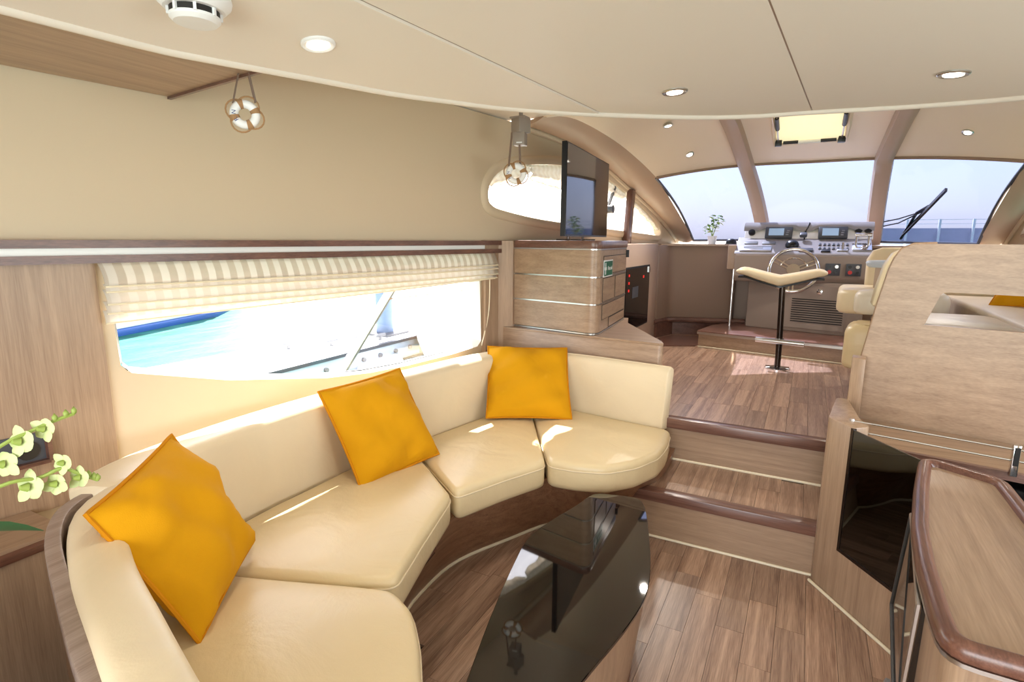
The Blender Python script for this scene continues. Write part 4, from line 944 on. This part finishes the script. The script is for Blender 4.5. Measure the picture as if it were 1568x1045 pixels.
v = iring(0.03, 0.737) + [Vector((0.40, 1.52, 0.737))]; O('top', (v, [(i, (i + 1) % n, n) for i in range(n)]), M['oak_y'], ic)
fr = O('fridge_door', join(slab([[Vector((0.296, 1.677, 0.70)), Vector((0.250, 1.235, 0.70))], [Vector((0.272, 1.62, 0.47)), Vector((0.246, 1.255, 0.40))]], 0.022, (1, 0, 0))), M['blackglass'], ic, label='black glass fridge door in a chrome frame')
O('door_frame', tube([(0.296, 1.677, 0.702), (0.250, 1.235, 0.702), (0.246, 1.255, 0.40)], 0.005, 6), M['steel'], fr)
O('far_frame', tube([(0.296, 1.677, 0.70), (0.272, 1.62, 0.47), (0.246, 1.255, 0.40)], 0.005, 6), M['black'], fr)
kn = T('floor_latch', 'round grey latch on the galley island side near the floor', 'latch', (0.25, 1.79, 0.12))
O('disc', xf(lathe([(0, 0), (0.045, 0), (0.045, 0.010), (0.038, 0.014), (0, 0.014)], 20), frame((0.312, 1.72, 0.13), (0.1, 1, 0), (0, 0, 1)) @ Matrix.Rotation(math.pi, 4, 'X')), M['grey'], kn)
O('grip', xf(lathe([(0, 0), (0.022, 0), (0.02, 0.012), (0, 0.013)], 16), frame((0.300, 1.72, 0.13), (0.1, 1, 0), (0, 0, 1)) @ Matrix.Rotation(math.pi, 4, 'X')), M['steel'], kn)

# ================================================================== WALL AND CEILING THINGS
# overhead locker by the port wall
oh = T('overhead_locker', 'oak underside of an overhead locker at the upper left', 'cabinet', (-1.8, 0.5, 1.885))
O('bottom', prism([(-2.05, 1.285), (-1.45, 1.205), (-1.52, 1.0), (-1.52, -1.5), (-2.49, -1.5), (-2.15, 0.6)], 1.885, 1.905, 0.0), M['oak_y'], oh)
O('edge', bar((-2.05, 1.288, 1.891), (-1.45, 1.208, 1.891), 0.012, 0.03), M['walnut_x'], oh)

# striped roman blind over the long window
bl = T('roman_blind', 'gathered cream striped roman blind over the long saloon window', 'blind', wp(2, 1.3))
def fold(z0, z1, d0, d1, sag, rise):
    rows = []
    for k in range(7):
        t = k / 6; row = []
        for i in range(41):
            s = i / 40; y = 1.0 + (3.055 - 1.0) * s
            zz = z0 + (z1 - z0) * t; d = d0 + (d1 - d0) * math.sin(t * math.pi * 0.5) 
            sg2 = sag * math.sin(math.pi * s) * t
            row.append(wp(y, zz - sg2 + rise * s * t, 0.012 + d + 0.003 * math.sin(9 * s + 3 * t)))
        rows.append(row)
    return slab(rows, 0.002, (1, 0, 0))
for k, (z0, z1, d0, d1, rise) in enumerate(((1.312, 1.236, 0.030, 0.058, 0.004), (1.244, 1.218, 0.046, 0.060, 0.0), (1.226, 1.177, 0.040, 0.060, 0.008), (1.186, 1.146, 0.034, 0.052, 0.016), (1.156, 1.112, 0.026, 0.036, 0.044))):
    fo = O('fold', fold(z0, z1, d0, d1, 0.003, rise), M['blind'] if k == 0 else M['blind_plain'], bl, deg=180)
    O('hem', tube([wp(1.0 + 2.055 * i / 30, z1 - 0.003 * math.sin(math.pi * i / 30) + rise * i / 30, 0.013 + d1 + 0.003 * math.sin(9 * i / 30 + 3)) for i in range(31)], 0.0035, 6), M['piping'], fo)
O('pull_cord', tube(spline([wp(3.02, 1.30, 0.03), wp(3.02, 1.1, 0.035), wp(3.01, 0.92, 0.03), wp(2.96, 0.74, 0.02)], 5), 0.004, 6), M['piping'], bl)

# gathered valance in the eye-shaped window
vl = T('window_valance', 'scalloped white valance gathered at the top of the helm side window', 'curtain', wp(4.2, 1.9))
def topz(y):
    pts = [(3.05, 1.72), (3.13, 1.80), (3.28, 1.855), (3.5, 1.89), (3.85, 1.925), (4.25, 1.92), (4.6, 1.885), (4.95, 1.80), (5.3, 1.69), (5.6, 1.57), (5.72, 1.49)]
    for (a, za), (b, zb) in zip(pts, pts[1:]):
        if a <= y <= b: return za + (zb - za) * (y - a) / (b - a)
    return 1.7
for ya, yb, depth in ((3.08, 3.50, 0.10), (3.50, 4.55, 0.17), (4.55, 4.93, 0.09), (5.03, 5.68, 0.05)):
    rows = []
    for k in range(9):
        t = k / 8; row = []
        for i in range(31):
            s = i / 30; y = ya + (yb - ya) * s; dp = depth * (0.55 + 0.45 * math.sin(math.pi * s))
            row.append(wp(y, topz(y) - dp * t, -0.02 + 0.010 * math.sin(40 * y) * t + 0.03 * math.sin(math.pi * t) * (0.6 + 0.4 * math.sin(12 * t))))
        rows.append(row)
    O('swag', slab(rows, 0.002, (1, 0, 0)), M['blind_plain'], vl, deg=180)

# recessed downlights
def downlight(c, n, r, label, group, power=9):
    z = Vector(n).normalized(); x = z.orthogonal().normalized(); y = z.cross(x)
    Mx = Matrix(((x.x, y.x, z.x, c[0]), (x.y, y.y, z.y, c[1]), (x.z, y.z, z.z, c[2]), (0, 0, 0, 1)))
    t = T('downlight', label, 'light', c, group)
    O('bezel', xf(lathe([(r, -0.004), (r, 0.003), (r * 0.9, 0.007), (r * 0.66, 0.004), (r * 0.62, -0.002)], 28), Mx), M['white'] if 'white' in label else M['steel'], t)
    O('lens', xf(lathe([(0.0, 0.0025), (r * 0.6, 0.0025), (r * 0.62, 0.006), (0, 0.0065)], 24), Mx), M['bulb'], t)
    l = lamp('downlight_beam', 'SPOT', Vector(c) + z * 0.03, power, (1, 0.92, 0.82)); l.data.spot_size = math.radians(110); l.data.spot_blend = 0.8; l.data.shadow_soft_size = 0.03
    l.rotation_euler = z.to_track_quat('-Z', 'Y').to_euler(); l.parent = t; l.location = z * 0.03
def cn(x): return (-0.26 * (x + 0.07) / 2.045, 0, -1)
downlight((-1.211, 1.182, camber(-1.211) - 0.008), cn(-1.211), 0.045, 'white downlight in the ceiling above the sofa', 'saloon downlights')
downlight((-0.534, 2.404, camber(-0.534) - 0.002), cn(-0.534), 0.05, 'downlight near the curved ceiling edge above the steps', 'saloon downlights')
downlight((0.394, 2.59, camber(0.394) - 0.002), cn(0.394), 0.05, 'downlight in the ceiling right of the centre seam', 'saloon downlights')
downlight((-0.995, 4.328, 2.222), (0.25, -0.1, -1), 0.035, 'upper small downlight in the helm dome left of the mullion', 'helm downlights', 24)
downlight((-0.951, 4.958, 2.098), (0.4, -0.35, -1), 0.035, 'lower small downlight in the helm dome just above the left pane', 'helm downlights', 24)
downlight((0.878, 4.96, 2.132), (-0.3, -0.35, -1), 0.035, 'small downlight in the helm dome above the right pane', 'helm downlights', 24)

# smoke detector
sm = T('smoke_detector', 'white round smoke detector on the ceiling at the upper left', 'detector', (-1.19, 0.80, camber(-1.19)))
cz = camber(-1.215) - 0.006; DX, DY, K = -1.215, 0.838, 1.25
def dl(prof, n=32, dx=0, dy=0): return lathe([(r * K, z * K) for r, z in prof], n, (DX + dx, DY + dy, cz))
O('base', dl([(0.0, 0), (0.058, 0), (0.060, -0.008), (0.058, -0.016), (0.048, -0.026), (0.0, -0.026)]), M['white'], sm)
O('grille', dl([(0.0, -0.026), (0.039, -0.026), (0.039, -0.036), (0.0, -0.036)]), M['dark'], sm)
for k in range(8):
    a = k * math.pi / 4 + 0.2; ca, sa = math.cos(a) * K, math.sin(a) * K
    O('rib', bar((DX + 0.036 * ca, DY + 0.036 * sa, cz - 0.040), (DX + 0.043 * ca, DY + 0.043 * sa, cz - 0.040), 0.006, 0.015), M['white'], sm)
O('cap', dl([(0.0, -0.036), (0.040, -0.036), (0.040, -0.041), (0.034, -0.047), (0.0, -0.048)]), M['white'], sm)
O('indicator', dl([(0, -0.02), (0.004, -0.02), (0.004, -0.028), (0, -0.03)], 10, -0.045, 0.02), M['red'], sm)

# double-cube speaker under the ceiling corner
sk = T('satellite_speaker', 'small grey double-cube speaker hanging in the ceiling corner', 'speaker', (-1.49, 2.90, 2.13))
def rbox(c, s, a, b=0.003): return xf(box(-s / 2, s / 2, -s / 2, s / 2, -s / 2, s / 2, b), Matrix.Translation(c) @ Matrix.Rotation(a, 4, 'Z'))
O('upper_cube', rbox((-1.475, 2.90, 2.015), 0.078, math.radians(62)), M['speaker'], sk)
O('lower_cube', rbox((-1.478, 2.895, 1.945), 0.068, math.radians(12)), M['speaker'], sk)
O('bracket', join(box(-1.53, -1.44, 2.87, 2.94, 2.052, 2.064), cyl((-1.48, 2.91, 2.06), (-1.48, 2.91, 2.135), 0.012, 8)), M['speaker'], sk)
O('badge', xf(box(-0.016, 0.016, -0.001, 0.001, -0.003, 0.003), frame((-1.465, 2.8605, 1.922), (math.cos(math.radians(12)), math.sin(math.radians(12)), 0), (-math.sin(math.radians(12)), math.cos(math.radians(12)), 0))), M['white'], sk)

# lifebuoy ornaments on ribbons
def buoy(c, R, r, yaw, ribbons, label, letters, tilt=0.0):
    t = T('lifebuoy_ornament', label, 'ornament', c, 'lifebuoy ornaments')
    X = Matrix.Translation(c) @ Matrix.Rotation(yaw, 4, 'Z') @ Matrix.Rotation(tilt, 4, 'Y')
    O('ring', xf(torus(R, r, 40, 12), X), M['white'], t)
    for k in range(4):
        a = math.radians(20 + 90 * k); O('rope_band', xf(torus(R, r * 1.12, 6, 12, a - 0.22, a + 0.22), X), M['rope'], t)
        a2 = a + math.pi / 2
        pts = [Vector(((R + r + 0.012 * math.sin(math.pi * q / 8) ) * math.cos(a + (a2 - a) * q / 8), 0, (R + r + 0.012 * math.sin(math.pi * q / 8)) * math.sin(a + (a2 - a) * q / 8))) for q in range(9)]
        O('rope', xf(tube(pts, r * 0.22, 6), X), M['rope'], t)
    for s, a in letters:
        text(s, 'lettering', t, M['blue'], X @ Matrix.Translation((R * math.cos(a), -r * 1.02, R * math.sin(a))) @ Matrix.Rotation(math.pi / 2, 4, 'X') @ Matrix.Rotation(a - math.pi / 2, 4, 'Z'), r * 1.3)
    for p, q in ribbons:
        p, q = Vector(p), Vector(q); O('ribbon', bar(p, q, 0.014, 0.002, (0.3, 1, 0)), M['ribbon'], t)
    return t
buoy((-1.545, 1.20, 1.764), 0.030, 0.0125, math.radians(52), [((-1.572, 1.208, 1.885), (-1.562, 1.175, 1.795)), ((-1.535, 1.214, 1.885), (-1.522, 1.222, 1.80))], 'white lifebuoy ornament hanging from the overhead locker', [('N', 3.05), ('R', 3.75)])
buoy((-1.475, 2.845, 1.755), 0.042, 0.0155, math.radians(25), [((-1.515, 2.87, 1.98), (-1.508, 2.822, 1.79)), ((-1.468, 2.87, 1.92), (-1.452, 2.852, 1.795))], 'white lifebuoy ornament hanging below the grey speaker', [('N', 3.05), ('R', 3.75)])

# overhead hatch
ht = T('ceiling_hatch', 'open roof hatch with yellow blind and black stays above the helm', 'hatch', (-0.08, 5.1, 2.27))
def hz(y): 
    for a, b in zip(EC, EC[1:]):
        if a.y <= y <= b.y: return a.z + (b.z - a.z) * (y - a.y) / (b.y - a.y)
    return EC[-1].z
def hp_(x, y, o=0.0): return Vector((x, y, hz(y) - 0.008 - o))
ya, yb = 4.80, 5.315
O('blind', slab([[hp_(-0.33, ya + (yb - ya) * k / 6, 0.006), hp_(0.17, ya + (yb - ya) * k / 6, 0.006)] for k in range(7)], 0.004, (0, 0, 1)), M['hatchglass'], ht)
O('frame', tube([hp_(-0.335, ya), hp_(-0.335, (ya + yb) / 2), hp_(-0.335, yb), hp_(0.175, yb), hp_(0.175, (ya + yb) / 2), hp_(0.175, ya)], 0.022, 8, closed=True), M['dome'], ht)
O('handle', cyl(hp_(-0.27, yb - 0.05, 0.02), hp_(0.11, yb - 0.05, 0.02), 0.013, 10), M['black'], ht)
O('handle_grip', cyl(hp_(-0.16, yb - 0.052, 0.022), hp_(0.0, yb - 0.052, 0.022), 0.0145, 10), M['white'], ht)
for x in (-0.305, 0.145):
    O('stay', cyl(hp_(x, ya + 0.02, 0.02), hp_(x, yb - 0.04, 0.02), 0.007, 8), M['steel'], ht)
    O('stay_tube', cyl(hp_(x, ya + 0.02, 0.02), hp_(x, ya + 0.22, 0.02), 0.016, 8), M['black'], ht)
    O('hinge', rbox(hp_(x, yb - 0.05, 0.02), 0.05, 0.1), M['black'], ht)

# power socket on the lining
so = T('wall_socket', 'black round power socket in a framed recess on the wood lining', 'socket', wp(0.74, 0.73))
O('box_frame', join(bar(wp(0.66, 0.69, 0.026), wp(0.815, 0.69, 0.026), 0.03, 0.012), bar(wp(0.815, 0.69, 0.026), wp(0.815, 0.785, 0.026), 0.03, 0.012, (0, 1, 0))), M['walnut_y'], so)
O('plate', bar(wp(0.64, 0.74, 0.018), wp(0.81, 0.74, 0.018), 0.006, 0.09), M['darkgrey'], so)
O('socket', cyl(wp(0.765, 0.735, 0.02), wp(0.765, 0.735, 0.03), 0.03, 20), M['black'], so)

# orchid at the left edge, its pot on a stand just outside the picture
sd2 = T('plant_stand', 'oak plant stand at the left beside the sofa arm', 'stand', (-1.15, 0.1, 0))
O('column', box(-1.45, -0.97, -0.15, 0.235, 0, 0.66, 0.006), M['oak_z'], sd2)
O('top', box(-1.47, -0.95, -0.17, 0.245, 0.66, 0.68, 0.004), M['walnut_x'], sd2)
oc = T('orchid', 'pale green orchid sprays reaching in from the left edge', 'plant', (-1.12, 0.13, 0.68))
O('pot', lathe([(0, 0), (0.055, 0), (0.075, 0.13), (0.066, 0.13), (0.06, 0.1), (0, 0.1)], 24, (-1.12, 0.13, 0.68)), M['white'], oc)
st1 = spline([(-1.12, 0.13, 0.78), (-1.06, 0.22, 1.02), (-1.0, 0.325, 1.10), (-0.985, 0.363, 1.118), (-0.975, 0.39, 1.128), (-0.967, 0.412, 1.134)], 6)
st2 = spline([(-1.12, 0.14, 0.78), (-1.05, 0.25, 1.00), (-0.999, 0.324, 1.045), (-0.985, 0.365, 1.045), (-0.975, 0.39, 1.052), (-0.966, 0.412, 1.035), (-0.959, 0.428, 1.022)], 6)
O('flower_stem', tube(st1, 0.0028, 6), M['stem'], oc); O('flower_stem', tube(st2, 0.0028, 6), M['stem'], oc)
def flower(c, s, ang, tiltv):
    fl = O('flower', xf(lathe([(0, 0), (0.3 * s, 0.1 * s), (0.15 * s, 0.5 * s), (0, 0.55 * s)], 10), frame(c, (1, 0, 0), (0, 0.3, 1))), M['stem'], oc)
    for k in range(5):
        a = ang + k * 2 * math.pi / 5; d = rt * math.cos(a) + up * math.sin(a) - fw * tiltv
        rows = []; dd = d.normalized(); sv = dd.cross(fw).normalized(); ln = s * (1.25 if k % 2 else 0.95) * 0.95; wd = s * (0.8 if k % 2 else 1.0)
        for q in range(7):
            t = q / 6; w_ = wd * math.sin(math.pi * (0.05 + 0.93 * t) ** 1.1) ** 0.7 * 0.5; cpt = Vector(c) + dd * ln * t + fw * (0.25 * s * t * t)
            rows.append([cpt - sv * w_ + fw * w_ * 0.25, cpt, cpt + sv * w_ + fw * w_ * 0.25])
        O('petal', grid(rows), M['petal'], fl, deg=180)
flower((-0.989, 0.352, 1.105), 0.022, 0.6, 0.3); flower((-0.979, 0.378, 1.118), 0.019, 1.4, 0.4)
flower((-0.989, 0.353, 1.034), 0.023, 0.3, 0.2); flower((-0.977, 0.382, 1.030), 0.020, 2.2, 0.5)
flower((-0.974, 0.393, 1.060), 0.017, 1.0, 0.5); flower((-0.967, 0.408, 1.032), 0.018, 0.2, 0.4); flower((-0.999, 0.333, 1.075), 0.021, 1.9, 0.2)
for p in (st1[-1], st1[-4], st1[-7], st2[-1], st2[-3], st2[-5]):
    O('bud', xf(lathe([(0, -0.006), (0.0035, -0.002), (0.004, 0.002), (0, 0.008)], 8), Matrix.Translation(p + Vector((0.001, 0, 0.004)))), M['stem'], oc)
O('leaf', leafmesh((-1.06, 0.28, 0.97), (0.62, 0.55, 0.22), 0.11, 0.035, 0.3), M['leaf_dark'], oc, deg=180)
O('leaf', leafmesh((-1.12, 0.13, 0.79), (0.3, 0.4, 0.8), 0.22, 0.05, 0.4), M['leaf_dark'], oc, deg=180)

# ================================================================== OUTSIDE
O('water', box(-160, 160, -60, 260, -1.0, -0.9), M['water'], kind='structure')
pont = T('floating_pontoon', 'white concrete pontoon with bolted edge, deck widened to stand in for water glare', 'pontoon', (-6.5, 5, -0.9))
M['concrete'] = plain('white_concrete_and_glare', rgb(236, 236, 234), 0.8, noise=0.05)
pont_glare_poly = [(-8.3, -2.0), (-7.6, 3.7), (-7.5, 5.65), (-26, 20.5), (-8, 34), (-3.0, 30), (-2.9, 5.9), (-5.0, 6.7), (-6.15, 8.0), (-6.05, 4.4), (-6.3, -2.0)]  # pontoon outline widened far forward; the white stands in for sun glare on water
O('deck', prism(pont_glare_poly, -0.38, -0.30, 0.02), M['concrete'], pont)
O('side_beam', bar((-6.02, 4.3, -0.50), (-6.12, 8.0, -0.50), 0.06, 0.30), M['blue_cloth'], pont)
O('edge_rail', bar((-6.0, 4.3, -0.33), (-6.10, 8.0, -0.33), 0.08, 0.05), M['darkgrey'], pont)
for k in range(9): y = 4.5 + k * 0.40; O('bolt', cyl((-5.99 - 0.027 * (y - 4.3), y, -0.48), (-5.95 - 0.027 * (y - 4.3), y, -0.48), 0.035, 10), M['grey'], pont)
O('fender', tube([(-5.85, 6.2, -0.62), (-5.85, 6.3, -0.62), (-5.87, 7.1, -0.62), (-5.87, 7.2, -0.62)], [0.06, 0.14, 0.14, 0.06], 14), M['white'], pont)
for (x, y) in ((-7.0, 5.9), (-6.6, 6.4), (-6.5, 6.9), (-6.3, 7.2)): O('cleat', join(cyl((x, y - 0.12, -0.22), (x, y + 0.12, -0.22), 0.03, 8), cyl((x, y, -0.31), (x, y, -0.22), 0.03, 8)), M['grey'], pont)
pile = T('mooring_pile', 'dark blue-grey mooring pile standing at the end of the pontoon', 'pile', (-6.7, 7.85, -0.9))
M['pilesteel'] = plain('blue_grey_steel', rgb(96, 116, 146), 0.5, noise=0.2)
O('tube', cyl((-6.66, 7.75, -1.0), (-6.66, 7.75, 3.0), 0.155, 20), M['pilesteel'], pile)
O('collar', box(-6.95, -6.35, 7.45, 8.05, -0.30, -0.26), M['darkgrey'], pile)
ml = T('mooring_line', 'white spliced mooring line stretched past the mooring pile', 'rope', (-4.0, 5.2, 0))
O('line', cyl((-3.10, 3.93, 1.20), (-3.60, 3.47, 0.115), 0.032, 10), M['trackwhite'], ml)
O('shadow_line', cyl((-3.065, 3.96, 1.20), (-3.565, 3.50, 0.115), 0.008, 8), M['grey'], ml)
O('anchor_weight', lathe([(0, -1.02), (0.06, -1.02), (0.05, 0.0), (0, 0.0)], 12, (-3.60, 3.47, 0.12)), M['trackwhite'], ml)
O('thin_line', tube([(-3.25, 3.79, 0.87), (-2.65, 4.24, 0.95)], 0.005, 6), M['rope'], ml)
hb = T('moored_boat', 'white moored boat hull with blue stripes across the water', 'boat', (-15, 7, -0.9))
M['hullblue'] = plain('hull_blue', rgb(44, 84, 150), 0.35)
hl = [(-19.0, 2.0), (-13.6, 3.2), (-14.0, 7.0), (-15.2, 10.4), (-17.5, 13.0), (-21.0, 9.0)]
O('hull_bottom', prism(hl, -0.98, -0.74, 0.05), M['hullblue'], hb)
O('hull_side', prism([(x * 1.003, y) for x, y in hl], -0.74, -0.32, 0.03), M['white'], hb)
O('stripe', prism([(x * 1.001, y) for x, y in hl], -0.32, -0.02, 0.02), M['hullblue'], hb)
O('deck', prism([(x * 1.01, y) for x, y in hl], -0.02, 0.9, 0.05), M['white'], hb)
bw = T('breakwater', 'long bluish harbour wall with white posts beyond the windshield', 'wall', (5, 60, -0.9))
M['bwall'] = plain('harbour_wall', rgb(186, 180, 200), 0.8, noise=0.1)
O('wall', box(4.4, 70, 60, 61.5, -1, 2.55), M['bwall'], bw)
for k in range(12): O('post', box(5 + k * 2.3 - 0.08, 5 + k * 2.3 + 0.08, 59.7, 60, -0.9, 3.3), M['white'], bw)
O('railing', join(*[box(4.4, 70, 60.4, 60.46, z, z + 0.05) for z in (2.9, 3.25)]), M['white'], bw)
wpz = T('windshield_wiper', 'windshield wiper resting slanted outside the right pane', 'wiper', (0.8, 6.4, 1.4))
def wsr(s, v, o): return ws(2, s, v) + Vector((0, 0.7, 0.7)) * o
O('arm', tube([wsr(0.24, 0.99, 0.03), wsr(0.35, 0.7, 0.04), wsr(0.44, 0.62, 0.035)], 0.012, 8), M['gunmetal'], wpz)
O('blade', bar(wsr(0.26, 0.93, 0.03), wsr(0.55, 0.42, 0.03), 0.018, 0.03, (0, 0.7, 0.7)), M['gunmetal'], wpz)
for q in (0.0, 0.05): O('linkage', tube([wsr(0.0, 0.82 + q, 0.03), wsr(0.2, 0.76 + q, 0.03), wsr(0.40, 0.68, 0.035)], 0.006, 6), M['gunmetal'], wpz)
fd = T('foredeck', 'white foredeck seen over the dashboard', 'deck', (0, 7.5, 0.9))
O('deck', prism([(-0.95, 6.42), (-0.8, 6.62), (0.8, 6.62), (0.95, 6.42), (1.1, 8.5), (0, 10.5), (-1.1, 8.5)], -0.95, 1.2, 0.05), M['white'], fd)
O('coaming', tube([Vector((-0.8, 6.62, 1.24)), Vector((0, 6.7, 1.24)), Vector((0.8, 6.62, 1.24))], 0.05, 8), M['white'], fd)
#@@END
